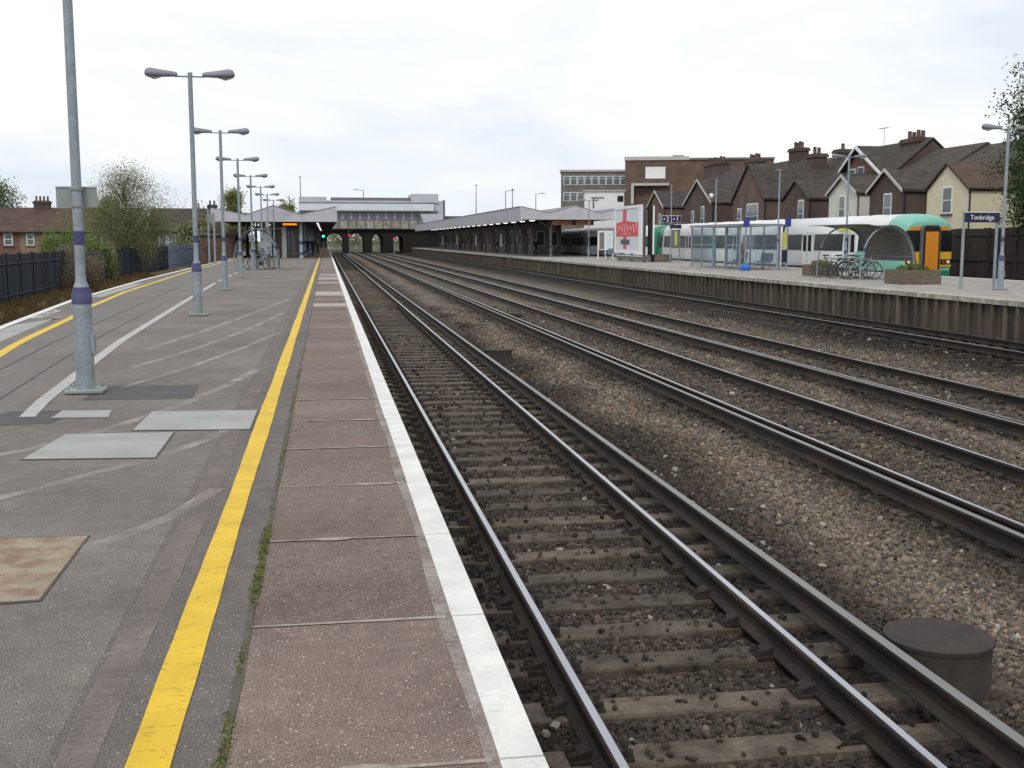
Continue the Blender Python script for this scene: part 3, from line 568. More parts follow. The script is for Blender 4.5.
# loose stones of the ballast, real stones where they can be told apart
def stones():
    ph = (1 + 5 ** .5) / 2
    ico = np.array([(-1, ph, 0), (1, ph, 0), (-1, -ph, 0), (1, -ph, 0), (0, -1, ph), (0, 1, ph), (0, -1, -ph), (0, 1, -ph), (ph, 0, -1), (ph, 0, 1), (-ph, 0, -1), (-ph, 0, 1)]) / 1.9
    tri = np.array([(0, 11, 5), (0, 5, 1), (0, 1, 7), (0, 7, 10), (0, 10, 11), (1, 5, 9), (5, 11, 4), (11, 10, 2), (10, 7, 6), (7, 1, 8), (3, 9, 4), (3, 4, 2), (3, 2, 6), (3, 6, 8), (3, 8, 9), (4, 9, 5), (2, 4, 11), (6, 2, 10), (8, 6, 7), (9, 8, 1)])
    P = []; Sz = []
    def zone(y0, y1, x0, x1, dens, s0, s1):
        n = int((y1 - y0) * (x1 - x0) * dens); x = RNG.uniform(x0, x1, n); yy = RNG.uniform(y0, y1, n)
        # keep what the view and a step to either side can see
        ok = (x < (yy * .70 + 1.6)); x, yy = x[ok], yy[ok]; s = RNG.uniform(s0, s1, len(x)) * (1 + .5 * (RNG.random(len(x)) < .06))
        P.append(np.stack([x, yy], 1)); Sz.append(s)
    zone(3.0, 8, .66, 7, 1150, .014, .030)
    zone(8, 13, .66, 10.5, 720, .016, .034)
    zone(13, 20, .66, 14.6, 330, .020, .040)
    zone(20, 32, .66, 15.2, 100, .026, .048)
    zone(32, 45, 4, 14, 40, .03, .05)
    P = np.concatenate(P); Sz = np.concatenate(Sz); keep = np.ones(len(P), bool)
    z = np.array([bed_z(a, b) for a, b in P])
    for i, (xa, xb) in enumerate(RAILS):
        c = (xa + xb) / 2; sy = np.array(SLEEP_Y[i]); on = np.abs(P[:, 0] - c) < 1.33
        idx = np.clip(np.round((P[:, 1] - sy[0]) / SP).astype(int), 0, len(sy) - 1); d = np.abs(P[:, 1] - sy[idx])
        bare = .05 if i == 0 else .36
        keep &= ~(on & (d < .135) & (RNG.random(len(P)) > bare))
        onsl = on & (d < .135); z[onsl] = (-1.108 if i == 0 else -1.112) + Sz[onsl] * .2
        for x in (xa, xb): keep &= np.abs(P[:, 0] - x) > .085
    for x in COND: keep &= np.abs(P[:, 0] - x) > .07
    for cx, cy, rr in DRUMS: keep &= np.hypot(P[:, 0] - cx, P[:, 1] - cy) > rr
    P, Sz, z = P[keep], Sz[keep], z[keep]; n = len(P)
    sc = RNG.uniform(.65, 1.2, (n, 3)) * Sz[:, None]; sc[:, 2] *= .75
    jit = 1 + RNG.uniform(-.36, .30, (n, 12, 1))
    V = ico[None] * jit * sc[:, None, :]
    q = RNG.normal(size=(n, 4)); q[:, 1:3] *= .5; q /= np.linalg.norm(q, axis=1)[:, None]; w, x, y_, zz = q.T
    Rm = np.stack([np.stack([1 - 2 * (y_ ** 2 + zz ** 2), 2 * (x * y_ - w * zz), 2 * (x * zz + w * y_)], 1), np.stack([2 * (x * y_ + w * zz), 1 - 2 * (x ** 2 + zz ** 2), 2 * (y_ * zz - w * x)], 1), np.stack([2 * (x * zz - w * y_), 2 * (y_ * zz + w * x), 1 - 2 * (x ** 2 + y_ ** 2)], 1)], 1)
    V = np.einsum('nij,nkj->nki', Rm, V)
    V[:, :, 0] += P[:, None, 0]; V[:, :, 1] += P[:, None, 1]; V[:, :, 2] += (z + Sz * .30)[:, None]
    F = (tri[None] + 12 * np.arange(n)[:, None, None]).reshape(-1)
    me = bpy.data.meshes.new('ballast_stones'); me.vertices.add(n * 12); me.vertices.foreach_set('co', V.astype(np.float32).ravel())
    me.loops.add(len(F)); me.loops.foreach_set('vertex_index', F.astype(np.int32)); me.polygons.add(n * 20)
    me.polygons.foreach_set('loop_start', np.arange(0, n * 60, 3, dtype=np.int32)); me.polygons.foreach_set('loop_total', np.full(n * 20, 3, dtype=np.int32)); me.update(calc_edges=True); me.polygons.foreach_set('use_smooth', np.zeros(n * 20, dtype=bool))
    tone = np.array([bed_tone(a, b) for a, b in P]); br = np.exp(RNG.normal(0, .32, n)); hue = 1 + RNG.normal(0, .03, (n, 3)) + RNG.normal(0, .05, (n, 1)) * np.array([[1, .1, -.9]]); tone = tone * br[:, None] * hue * 1.12
    wh = RNG.random(n) < .008; tone[wh] = np.array(srgb(156, 149, 138)[:3]) * RNG.uniform(.7, 1.1, (wh.sum(), 1))
    ca = me.color_attributes.new('tone', 'FLOAT_COLOR', 'POINT'); c4 = np.ones((n, 12, 4), np.float32); c4[:, :, :3] = np.clip(tone, 0.005, .8)[:, None, :]; ca.data.foreach_set('color', c4.ravel())
    me.materials.append(M_STONE); print('stones', n)
    return tag(link('ballast_stones', me), 'loose brown and grey ballast stones between and beside the rails', 'ballast', kind='stuff')
DRUMS = [(3.77, 6.36, .44), (3.78, 25.1, .34), (8.55, 60, .3)]
stones()
# drum shaped equipment covers
dl = ['large dark round cover beside the conductor rail in the foreground', 'smaller looking dark round cover further along the conductor rail']
for (cx, cy, rr), lb, zt in zip(DRUMS[:2], dl, (-.895, -.86)):
    t = thing('drum_cover', lb, 'cover', (cx, cy, -1.32), group='round covers between the tracks')
    b = MB().lathe([(.335, 0), (.335, .05), (.325, .055), (.325, zt + 1.32 - .03)], 40).build('drum_body', M_DRUM, t)
    MB().lathe([(.331, zt + 1.32 - .03), (.333, zt + 1.32 - .004), (.328, zt + 1.32), (.05, zt + 1.32 + .001)], 40, sm=False).build('drum_lid', M_DRUM, t)
for (bx_, by_), lb in (((6.45, 39.2), 'small dark equipment box lying between the rails of the second track'),):
    t = thing('equipment_box', lb, 'equipment box', (bx_, by_, -1.12))
    bevel(MB().box(-.28, .28, -.4, .4, 0, .16).build('box_body', M_DRUM, t), .03); MB().box(-.2, .2, -.46, -.4, .02, .1).build('cable_entry', M_RUST, t)

# ================================================================== LAMP POSTS
def lamp_post(loc, label, h=4.98, group='lamp posts on the near platform', signs=False, heads=2, rz=0):
    t = thing('lamp_post', label, 'lamp post', loc, rz, group)
    pb = bevel(MB().box(-.19, .19, -.15, .15, .008, .05).build('base_plate', M_SIGNBACK, t), .01)
    for sx in (-1, 1):
        for sy in (-1, 1): MB().lathe([(.016, .05), (.016, .085), (.008, .09)], 8, (sx * .15, sy * .12)).build('bolt', M_SIGNBACK, pb)
    MB().lathe([(.094, .05), (.094, .93)], 20).build('lower_tube', M_GALV, t)
    MB().lathe([(.101, .93), (.101, 1.03), (.094, 1.035)], 20).lathe([(.0935, 1.035), (.078, 1.1)], 20).build('band', M_BAND, t)
    MB().lathe([(.078, 1.1), (.054, 1.17), (.051, 1.25), (.047, h)], 16).build('upper_tube', M_GALV, t)
    MB().lathe([(.055, 1.53), (.055, 1.67)], 16).build('band', M_BAND, t)
    MB().box(.075, .112, -.05, .05, .42, .62).build('hatch', M_GALV, t)
    for s_ in ((-1, 1) if heads == 2 else (-1,)):
        MB().tube([(0, 0, h - .08), (s_ * .3, 0, h - .08)], .018, 8).build('arm', M_GALV, t)
        # tapered lantern
        secs = [(.25, .04, .05), (.33, .055, .07), (.6, .1, .1), (.78, .125, .125), (.86, .11, .10), (.89, .06, .05)]
        vs = []; fs = []
        for x, hw, hh in secs:
            for q in range(10):
                a_ = 2 * PI * q / 10; vs.append((s_ * x, hw * math.cos(a_), h - .075 + .02 + (hh * math.sin(a_) if math.sin(a_) > 0 else .55 * hh * math.sin(a_)) + .03 * (x - .25)))
        for i_ in range(len(secs) - 1):
            for q in range(10): fs.append((i_ * 10 + q, i_ * 10 + (q + 1) % 10, (i_ + 1) * 10 + (q + 1) % 10, (i_ + 1) * 10 + q))
        hd = MB().add(vs, fs + [tuple(range(10)), tuple(range(59, 49, -1))], 0, True).build('lamp_head', M_LAMPHEAD, t)
        ln = MB().add([(s_ * x, hw * .8 * c_, h - .112 + .03 * (x - .25)) for x, hw in ((.58, .085), (.84, .105)) for c_ in (-1, 1)] + [(s_ * .71, 0, h - .15)], [(0, 1, 4), (1, 3, 4), (3, 2, 4), (2, 0, 4)], 0, True)
        ln.build('lens', M_LENS, hd)
    return t
lp = [(-2.49, 12.22), (-2.67, 24.5), (-3.18, 37), (-3.58, 49.5), (-3.84, 62), (-4.01, 74.5), (-4.22, 87), (-4.3, 99.0)]
ords = ['nearest lamp post, tall galvanised tube with a pair of blank sign plates', 'second lamp post from the camera, twin heads highest in the picture', 'third lamp post from the camera on the near platform', 'fourth lamp post from the camera on the near platform', 'fifth lamp post from the camera on the near platform', 'sixth lamp post from the camera on the near platform', 'seventh lamp post from the camera on the near platform', 'farthest lamp post on the near platform, just before the canopy']
for i, (p_, lb) in enumerate(zip(lp, ords)): L0 = lamp_post((p_[0], p_[1], 0), lb)
s0 = thing('sign_plates', 'pair of grey sign plates seen from behind on the nearest post', 'sign', (-2.49, 12.22, 2.0))
for x0, x1, z0 in ((-.215, -.0, -.1), (.012, .185, -.09)):
    q_ = bevel(MB().box(x0, x1, .056, .072, z0, .12).build('plate', M_SIGNBACK, s0), .004); MB().box(x0, x1, .05, .078, .108, .122).build('plate_rail', M_GALV, q_)
MB().lathe([(.066, .085), (.066, .11)], 16).lathe([(.066, -.06), (.066, -.085)][::-1], 16).build('clamp', M_SIGNBACK, s0)
fl = [((21.17, 33.1), 'lamp post on the far platform at the right edge beside the blue name board', 5.1), ((25.5, 53.1), 'lamp post on the far platform rising behind the bicycle shelter', 5.7), ((23.62, 57.2), 'lamp post on the far platform at the near end of the glass waiting shelter', 5.2),
      ((23.5, 66.7), 'lamp post on the far platform behind the glass waiting shelter', 5.3), ((24.0, 77.0), 'lamp post on the far platform beside the platform number boards', 5.5), ((24.3, 104.0), 'lamp post on the far platform in front of the canopy end', 5.3)]
def mast(loc, label, h, cam_=False):
    t = thing('slim_mast', label, 'mast', loc, group='slim masts on the far platform')
    MB().lathe([(.07, 0), (.065, 1.0), (.045, 1.05), (.04, h)], 12).build('tube', M_GALV, t); MB().box(-.12, .12, -.12, .12, .003, .02).build('base_plate', M_GALV, t); MB().lathe([(.05, 1.5), (.05, 1.62)], 12).build('band', M_BAND, t)
    if cam_: MB().tube([(0, 0, h - 1.0), (-.3, 0, h - .95)], .025, 6).build('bracket', M_GALV, t); MB().lathe([(.05, h - 1.2), (.13, h - 1.1), (.12, h - .95), (.03, h - .9)], 12, (-.3, 0)).build('camera_dome', M_WHITE, t)
    else: MB().box(-.22, .1, -.05, .05, h, h + .06).build('lamp_head', M_LAMPHEAD, t)
for (p_, lb, h_) in fl:
    if 'glass waiting' in lb: mast((p_[0], p_[1], 0), lb.replace('lamp post', 'slim grey mast'), h_, 'behind' in lb)
    elif 'number boards' not in lb: lamp_post((p_[0], p_[1], 0), lb, h_, 'lamp posts on the far platform')

# ================================================================== TRAIN
TX0, TX1, TZ0, TZ1 = 27.2, 30.0, .12, 2.86
TC = (TX0 + TX1) / 2
def section(shrink=1.0, drop=0.0, ztop=TZ1):
    """half-rounded coach section in x,z, from bottom left over the roof to bottom right"""
    hw = 1.4 * shrink; pts = [(-hw + .08, TZ0 - .1), (-hw + .02, TZ0 + .15), (-hw, .8), (-hw + .02, 1.3), (-hw + .07, 1.95)]
    zt = ztop - drop
    for a in (12, 28, 45, 62, 78): pts.append((-(hw - .1) * math.cos(R(a)) ** .8, 2.12 + (zt - 2.12) * math.sin(R(a)) ** .9))
    pts.append((0, zt)); return pts + [(-x, z) for x, z in pts[-2::-1]]
TRAIN = thing('train', 'white and green electric train with orange front gangway door at far platform', 'train', (TC, 50.8, ZR))
TO = Vector((0, -50.8, -ZR))
def tb(mb, name, m, parent=None): 
    o = mb.build(name, m, parent or TRAIN)
    if parent is None: o.location = (-TC, -50.8, -ZR)
    return o
def coach(y0, y1, cab0=False, cab1=False, body=M_TWHITE):
    sec = section(); n = len(sec); ys_ = [y0 + (1.6 if cab0 else 0), y1 - (1.6 if cab1 else 0)]
    vs = [(TC + x, yy, z) for yy in ys_ for x, z in sec]; fs = [(i, i + 1, n + i + 1, n + i) for i in range(n - 1)] + [tuple(range(n - 1, -1, -1)), tuple(range(n, 2 * n))]
    mb = MB().add(vs, fs, 0, False)
    mb.m = [1 if 5 <= i <= n - 7 else 0 for i in range(n - 1)] + [0, 0]; mb.smooth = [True] * (n - 1) + [False] * 2
    b = tb(mb, 'coach_body', [body, M_TROOF])
    a0, a1 = ys_
    tb(MB().box(TX0 - .012, TX0 + .01, a0, a1, TZ0 - .14, TZ0 - .02), 'sill_stripe', M_TDARK, b)
    tb(MB().box(TX0 + .03, TX1 - .03, a0 + .2, a1 - .2, -.65, TZ0 - .101), 'underframe', M_TDARK, b)
    for yb in (a0 + 2.8, a1 - 2.8):
        mbw = MB()
        for dy in (-1.25, 1.25):
            for sx in (-.75, .75):
                vs_ = [(TC + sx + k * .06, yb + dy + .42 * math.cos(t), ZR + .421 + .42 * math.sin(t)) for k in (-1, 1) for t in np.linspace(0, 2 * PI, 15)[:-1]]
                mbw.add(vs_, [(q, (q + 1) % 14, 14 + (q + 1) % 14, 14 + q) for q in range(14)] + [tuple(range(14)), tuple(range(27, 13, -1))])
        mbw.box(TC - 1.15, TC - 1.0, yb - 1.8, yb + 1.8, -.62, -.4).box(TC + 1.0, TC + 1.15, yb - 1.8, yb + 1.8, -.62, -.4)
        tb(mbw, 'bogie', M_TDARK, b)
    # windows and two door pairs
    Lc = a1 - a0; d1, d2 = a0 + Lc * .30, a0 + Lc * .72
    doors = [d1, d2]
    for d in doors:
        dr = tb(MB().box(TX0 - .018, TX0 + .02, d - .68, d + .68, TZ0 + .02, 2.02), 'door', M_TDOOR, b)
        for q in (-.34, .34): tb(MB().box(TX0 - .026, TX0 - .012, d + q - .22, d + q + .22, .95, 1.86), 'door_window', M_GLASSD, b)
        tb(MB().box(TX0 - .024, TX0 - .016, d - .012, d + .012, TZ0 + .05, 2.0), 'door_seam', M_TDARK, b)
    segs = [(a0 + .35, d1 - .85), (d1 + .85, d2 - .85), (d2 + .85, a1 - .35)]
    for s0_, s1_ in segs:
        nW = max(1, int((s1_ - s0_) / 1.9)); w = (s1_ - s0_) / nW
        for q in range(nW):
            wd = tb(MB().prism([(TX0 - .012 + .0, 1.0), (TX0 + .02, 1.0), (TX0 + .09, 1.9), (TX0 + .05, 1.9)], 'y', s0_ + q * w + .025, s0_ + (q + 1) * w - .025), 'window', M_GLASSD, b)
    # roof seam ribs
    for q in range(1, int(Lc // 3.2)):
        yy = a0 + q * 3.2; tb(MB().tube([(TC + x * 1.003, yy, z + .006) for x, z in sec[5:-5]], .018, 5), 'roof_rib', M_TROOF, b)
    return b
def cab(y, s, full):
    """nose at y, pointing to -y when s = -1"""
    sec0 = section(); n = len(sec0); rings = [(1.6, 1, 0), (1.1, .998, .01), (.55, .985, .05), (.2, .95, .16), (.05, .9, .3), (0, .84, .42)]
    vs = []
    for d, sh, dr in rings: vs += [(TC + x, y - s * d, z) for x, z in section(sh, dr)]
    fs = []
    for k in range(len(rings) - 1):
        for i in range(n - 1): fs.append((k * n + i, k * n + i + 1, (k + 1) * n + i + 1, (k + 1) * n + i) if s > 0 else (k * n + i + 1, k * n + i, (k + 1) * n + i, (k + 1) * n + i + 1))
    mb = MB().add(vs, fs, 0, True); mb.add(vs[-n:], [tuple(range(n))])
    c = tb(mb, 'cab', M_TGREEN if full else M_TGREEND)
    f = lambda d0, d1: (min(y + s * d0, y + s * d1), max(y + s * d0, y + s * d1))
    tb(MB().box(TC - 1.2, TC + 1.2, *f(-1.5, -.1), -.62, TZ0 - .1), 'underframe', M_TDARK, c)
    tb(MB().box(TX0 - .006, TX0 + .03, *f(-1.55, -.5), 1.0, 1.85), 'cab_side_window', M_GLASSD, c)
    if not full: return c
    for sx in (-1, 1):
        xa, xb = sorted((TC + sx * .45, TC + sx * 1.2)); 
        tb(MB().prism([(xa + (.03 if sx < 0 else 0), .72), (xb - (.03 if sx > 0 else 0), .72), (xb, .3), (xa, .3)][::-1], 'y', y - .05, y + .1), 'lower_panel', M_TYEL, c)
        tb(MB().prism([(xa, 1.02), (xb, 1.02), (xb - (.05 if sx > 0 else 0), 2.02), (xa + (.05 if sx < 0 else 0), 2.02)], 'y', y - .055, y + .1), 'windscreen', M_GLASSD, c)
        tb(MB().prism([(xa, .72), (xb, .72), (xb, 1.02), (xa, 1.02)], 'y', y - .048, y + .1), 'upper_panel', M_TYEL, c)
        tb(MB().prism([(xa + (.3 if sx < 0 else 0), 2.22), (xb - (.3 if sx > 0 else 0), 2.22), (xb - (.08 if sx > 0 else 0), 2.04), (xa + (.08 if sx < 0 else 0), 2.04)][::-1], 'y', y - .05, y + .12), 'brow_panel', M_TORANGE, c)
        hx = TC + sx * 1.02
        lt = tb(MB().box(TC + sx * .9 - .27, TC + sx * .9 + .27, y - .075, y - .04, .42, .66), 'headlight_housing', M_BLACK, c)
        tb(MB().lathe([(.085, 0), (.085, .03)], 14), 'headlight', M_WHITE, c)
        o = [q for q in c.children if q.name.startswith('headlight') and 'housing' not in q.name][-1]; o.location = (hx, y - .07, .54); o.rotation_euler = (R(90), 0, 0)
        o2 = tb(MB().lathe([(.085, 0), (.085, .03)], 14), 'tail_light', M_REDL, c); o2.location = (TC + sx * .78, y - .07, .52); o2.rotation_euler = (R(90), 0, 0)
    # gangway: arched grey frame with orange door
    def arch(hw, z0, z1, r_): 
        p = [(TC - hw, z0), (TC + hw, z0), (TC + hw, z1 - r_)]; p += [(TC + hw - r_ + r_ * math.cos(t), z1 - r_ + r_ * math.sin(t)) for t in np.linspace(0, PI / 2, 5)[1:]]
        p += [(TC - hw + r_ + r_ * math.cos(t), z1 - r_ + r_ * math.sin(t)) for t in np.linspace(PI / 2, PI, 5)]; return p
    tb(MB().prism(arch(.47, .06, 2.3, .2), 'y', y - .3, y + .2), 'gangway_frame', M_TGREY, c)
    tb(MB().prism(arch(.42, .1, 2.24, .17), 'y', y - .33, y - .295), 'gangway_rubber', M_BLACK, c)
    tb(MB().prism(arch(.33, .16, 1.98, .03), 'y', y - .36, y - .325), 'gangway_door', M_TORANGE, c)
    tb(MB().box(TC - 1.15, TC + 1.15, y - .05, y + .3, -.5, .12), 'skirt', M_TGREEND, c)
    cp = tb(MB().box(TC - .2, TC + .2, y - .5, y + .1, -.35, -.02), 'coupler', M_TDARK, c)
    # livery on the flank behind the cab
    tb(MB().prism([(y + 1.62, TZ0 - .06), (y + 4.3, TZ0 - .06), (y + 5.6, .98), (y + 1.62, .98)], 'x', TX0 - .016, TX0 + .005), 'livery_wedge', M_TGREEN, c)
    tb(MB().prism([(y + 1.62, 1.0), (y + 3.0, 1.0), (y + 3.6, 1.93), (y + 1.62, 1.93)], 'x', TX0 - .012, TX0 + .05), 'livery_flank', M_TGREEN, c)
    tb(MB().prism([(y + 2.9, 2.02), (y + 6.6, 2.02), (y + 7.4, 2.24), (y + 3.3, 2.24)], 'x', TX0 + .02, TX0 + .12), 'livery_stripe', M_TLIME, c)
    return c
M_REDL = mat('tail_red', srgb(196, 50, 60), .3, var=0)
cab(50.8, -1, True); coach(50.8, 65.1, cab0=True); 
tb(MB().box(TX0 + .15, TX1 - .15, 65.1, 65.5, -.2, 2.5), 'gangway_bellows', M_TDARK)
coach(65.5, 91.6, cab1=True); cab(91.6, 1, False)
tb(MB().box(TC - .55, TC + .55, 91.4, 92.6, 0, 2.3), 'gangway_bellows', M_TDARK)
cab(92.4, -1, False); coach(92.4, 112, cab0=True); tb(MB().box(TX0 + .15, TX1 - .15, 112, 112.4, -.2, 2.5), 'gangway_bellows', M_TDARK); coach(112.4, 132)
MB().prism([(-.14, 0), (0, -.1), (.14, 0), (0, .1)], 'x', -.004, .004).build('emblem', M_TGREY, TRAIN, (TX0 - .012 - TC, 58.9 - 50.8 + .3, .62 - ZR))

# ================================================================== FAR PLATFORM FURNITURE
# station name board
t = thing('station_name_board', 'navy station name board with white lettering reading Tonbridge on grey posts', 'sign', (20.88, 33.9, 0), R(4))
for x in (-.62, .6): MB().lathe([(.05, 0), (.045, 2.5)], 12).build('post', M_GALV, t, (x, 0, 0)); 
bd = bevel(MB().box(-.64, .64, -.07, -.05, 2.14, 2.46).build('board', M_NAVY, t), .004)
MB().box(-.65, .65, -.075, -.045, 2.455, 2.475).build('board_trim', M_WHITE, bd)
text('Tonbridge', .21, M_WHITE, t, (0, -.073, 2.295), (R(90), 0, 0))
# bicycles
def bicycle(loc, rz, frame_m, label, lean=0, group='bicycles under the far shelter'):
    t = thing('bicycle', label, 'bicycle', loc, rz, group); t.rotation_euler = (lean, 0, rz)
    for x in (-.52, .52):
        ty = MB(); n = 24; rr = .335
        ty.tube([(x + rr * math.cos(a), 0, .35 + rr * math.sin(a)) for a in np.linspace(0, 2 * PI, n)], .02, 6, cap=False); wv = ty.build('wheel', M_RUBBER, t)
        rm_ = MB().tube([(x + .31 * math.cos(a), 0, .35 + .31 * math.sin(a)) for a in np.linspace(0, 2 * PI, n)], .011, 5, cap=False)
        rm_.build('rim', M_SILVER, wv)
        sp = MB()
        for a in np.linspace(0, 2 * PI, 11)[:-1]: sp.tube([(x, 0, .35), (x + .31 * math.cos(a), 0, .35 + .31 * math.sin(a))], .003, 3, cap=False)
        sp.build('spokes', M_SILVER, wv)
    f = MB(); bb = (-.07, 0, .3); seat = (-.22, 0, .82); head = (.36, 0, .82); rear = (-.52, 0, .35)
    for a, b in ((bb, seat), (seat, head), (bb, head), (rear, bb), (rear, seat)): f.tube([a, b], .017, 7)
    f.tube([(.39, 0, .95), (.36, 0, .8), (.52, 0, .35)], .016, 7); f.build('frame', frame_m, t)
    MB().tube([(.34, -.27, .97), (.4, -.1, .96), (.4, .1, .96), (.34, .27, .97)], .013, 6).build('handlebar', M_BLACK, t)
    MB().tube([(-.22, 0, .82), (-.245, 0, .92)], .013, 6).build('seat_post', M_SILVER, t)
    MB().prism([(-.38, -.07), (-.12, -.02), (-.12, .02), (-.38, .07)], 'z', .92, .965).build('saddle', M_BLACK, t)
    cr_ = MB().lathe([(.085, -.01), (.085, .01)], 16).build('chainring', M_BLACK, t, (-.07, -.03, .3)); cr_.rotation_euler = (R(90), 0, 0)
    MB().tube([(-.07, -.05, .3), (-.02, -.06, .14), (-.02, -.13, .14)], .01, 5).build('crank', M_SILVER, t)
    return t
M_BIKEBLUE = mat('bike_blue', srgb(58, 72, 110), .4, var=.05); M_BIKEGREEN = mat('bike_olive', srgb(96, 104, 80), .4, var=.05)
bicycle((21.35, 43.0, 0), R(-5), M_SILVER, 'silver bicycle nearest the shelter opening, pale front wheel showing', R(4))
bicycle((21.55, 43.8, 0), R(3), M_BLACK, 'black bicycle standing behind the silver one in the shelter', R(-5))
bicycle((21.4, 44.7, 0), R(-14), M_BIKEBLUE, 'blue bicycle in the middle of the shelter rack', R(5))
bicycle((21.2, 45.4, 0), R(-30), M_BIKEGREEN, 'olive bicycle at the far end of the shelter by the planter', R(5))
# bicycle shelter: hoops and a barrel roof that sweeps down at the back
def bike_shelter(loc, rz, label, Ly=4.0, group='bicycle shelters'):
    t = thing('bicycle_shelter', label, 'shelter', loc, rz, group)
    def hoop(u): # u 0 at front foot, 1 at back foot
        a = PI * (1 - u); return (1.15 + 1.15 * math.cos(a), 2.12 * math.sin(a) ** .72)
    for y in (0, Ly):
        MB().tube([(hoop(u)[0], y, max(.0, hoop(u)[1])) for u in np.linspace(0, 1, 25)], .035, 8).build('hoop', M_GALV, t)
        for x in (0, 2.3): MB().box(x - .09, x + .09, y - .09, y + .09, .003, .018).build('base_plate', M_GALV, t)
    us = np.linspace(.4, .93, 16); P = [(-.35, 2.2)] + [(.2, 2.2)] + [(hoop(u)[0] * 1.0, hoop(u)[1] + .05) for u in us]
    mb = MB()
    for (x0, z0), (x1, z1) in zip(P[:-1], P[1:]):
        mb.add([(x0, -.15, z0), (x1, -.15, z1), (x1, Ly + .15, z1), (x0, Ly + .15, z0), (x0, -.15, z0 - .02), (x1, -.15, z1 - .02), (x1, Ly + .15, z1 - .02), (x0, Ly + .15, z0 - .02)], [(0, 1, 2, 3), (7, 6, 5, 4), (0, 4, 5, 1), (3, 2, 6, 7)], 0, True)
    mb.quad((-.35, -.15, 2.2), (-.35, Ly + .15, 2.2), (-.35, Ly + .15, 2.18), (-.35, -.15, 2.18))
    mb.build('roof_sheet', M_SHELTER, t)
    for u in (.45, .7, .9): x, z = hoop(u); MB().tube([(x, 0, z + .01), (x, Ly, z + .01)], .022, 6).build('purlin', M_GALV, t)
    rk = MB()
    for y in np.arange(.4, Ly - .2, .55): rk.tube([(.5, y, 0), (.5, y, .75), (1.2, y, .75), (1.2, y, 0)], .022, 6)
    rk.build('bicycle_rack', M_GALV, t); return t
bike_shelter((20.85, 42.1, 0), 0, 'curved grey bicycle shelter with hoop frame on the far platform')
# planters
def foliage(name, parent, m, c, r, n, size, seed, zmin=None):
    g = np.random.default_rng(seed); d = g.normal(size=(n, 3)); d /= np.linalg.norm(d, axis=1)[:, None]; rad = g.random(n) ** .45
    p = np.array(c) + d * rad[:, None] * np.array(r)
    if zmin is not None: p[:, 2] = np.maximum(p[:, 2], zmin)
    return leaves(name, parent, m, p, size, g)
def leaves(name, parent, m, p, size, g):
    n = len(p); a = g.normal(size=(n, 3)); a /= np.linalg.norm(a, axis=1)[:, None]; b = np.cross(a, g.normal(size=(n, 3))); b /= np.linalg.norm(b, axis=1)[:, None]
    s = size * g.uniform(.6, 1.35, (n, 1)); V = np.stack([p - a * s, p + b * s * .55, p + a * s, p - b * s * .55], 1).reshape(-1, 3)
    me = bpy.data.meshes.new(name); me.vertices.add(4 * n); me.vertices.foreach_set('co', V.astype(np.float32).ravel()); me.loops.add(4 * n); me.loops.foreach_set('vertex_index', np.arange(4 * n, dtype=np.int32)); me.polygons.add(n)
    me.polygons.foreach_set('loop_start', np.arange(0, 4 * n, 4, dtype=np.int32)); me.polygons.foreach_set('loop_total', np.full(n, 4, dtype=np.int32)); me.update(calc_edges=True); me.materials.append(m)
    return link(name, me, parent)
for (px_, py_, lx, ly, h_), lb, sd_ in (((20.95, 38.2, 1.5, 1.3, .52), 'brick planter box with low green plants in front of the train nose', 3), ((21.7, 47.6, 1.3, 1.0, .5), 'brick planter box with green plants at the far end of the bicycle shelter', 4), ((23.9, 79.6, 1.3, 1.6, .55), 'low bare brick planter at the foot of the tall poster hoarding', 5)):
    t = thing('planter', lb, 'planter', (px_, py_, 0), group='brick planters'); w = .12; x, y_ = lx / 2, ly / 2
    MB().box(-x, x, -y_, -y_ + w, 0, h_).box(-x, x, y_ - w, y_, 0, h_).box(-x, -x + w, -y_ + w, y_ - w, 0, h_).box(x - w, x, -y_ + w, y_ - w, 0, h_).build('brick_wall', M_PLANTER, t)
    MB().box(-x + w, x - w, -y_ + w, y_ - w, 0, h_ - .06).build('soil', M_JOINT, t)
    if sd_ < 5: foliage('plants', t, M_LEAF if sd_ == 3 else M_LEAFY, (0, 0, h_ + .02), (x * .85, y_ * .85, .2), 700, .045, sd_, h_ - .05)
# glass waiting shelter
t = thing('waiting_shelter', 'glass waiting shelter with grey metal frame on the far platform', 'shelter', (21.6, 57.4, 0))
Ls, Ws, Hs = 8.0, 2.2, 2.3
posts = [0, 2.2, 4.2, 6.2, 8.0]
for y in posts:
    for x in (0, Ws): MB().box(x - .035, x + .035, y - .035, y + .035, .002, Hs).build('post', M_GALV, t)
MB().box(-.12, Ws + .12, -.15, Ls + .15, Hs, Hs + .1).build('roof', M_GALV, t)
MB().box(-.1, Ws + .1, -.13, Ls + .13, Hs + .1, Hs + .13).build('roof_sheet', M_SHELTER, t)
for a, b in zip(posts[:-1], posts[1:]):
    for x in (0, Ws):
        if x == 0 and a == 2.2: continue
        gp = MB().box(x - .006, x + .006, a + .035, b - .035, .18, Hs - .05).build('glass_pane', M_GLASS, t)
        MB().box(x - .02, x + .02, a + .035, b - .035, .14, .18).box(x - .02, x + .02, a + .035, b - .035, 1.28, 1.34).build('rail', M_GALV, gp)
for y in (0, Ls): MB().box(.035, Ws - .035, y - .006, y + .006, .18, Hs - .05).build('glass_pane', M_GLASS, t)
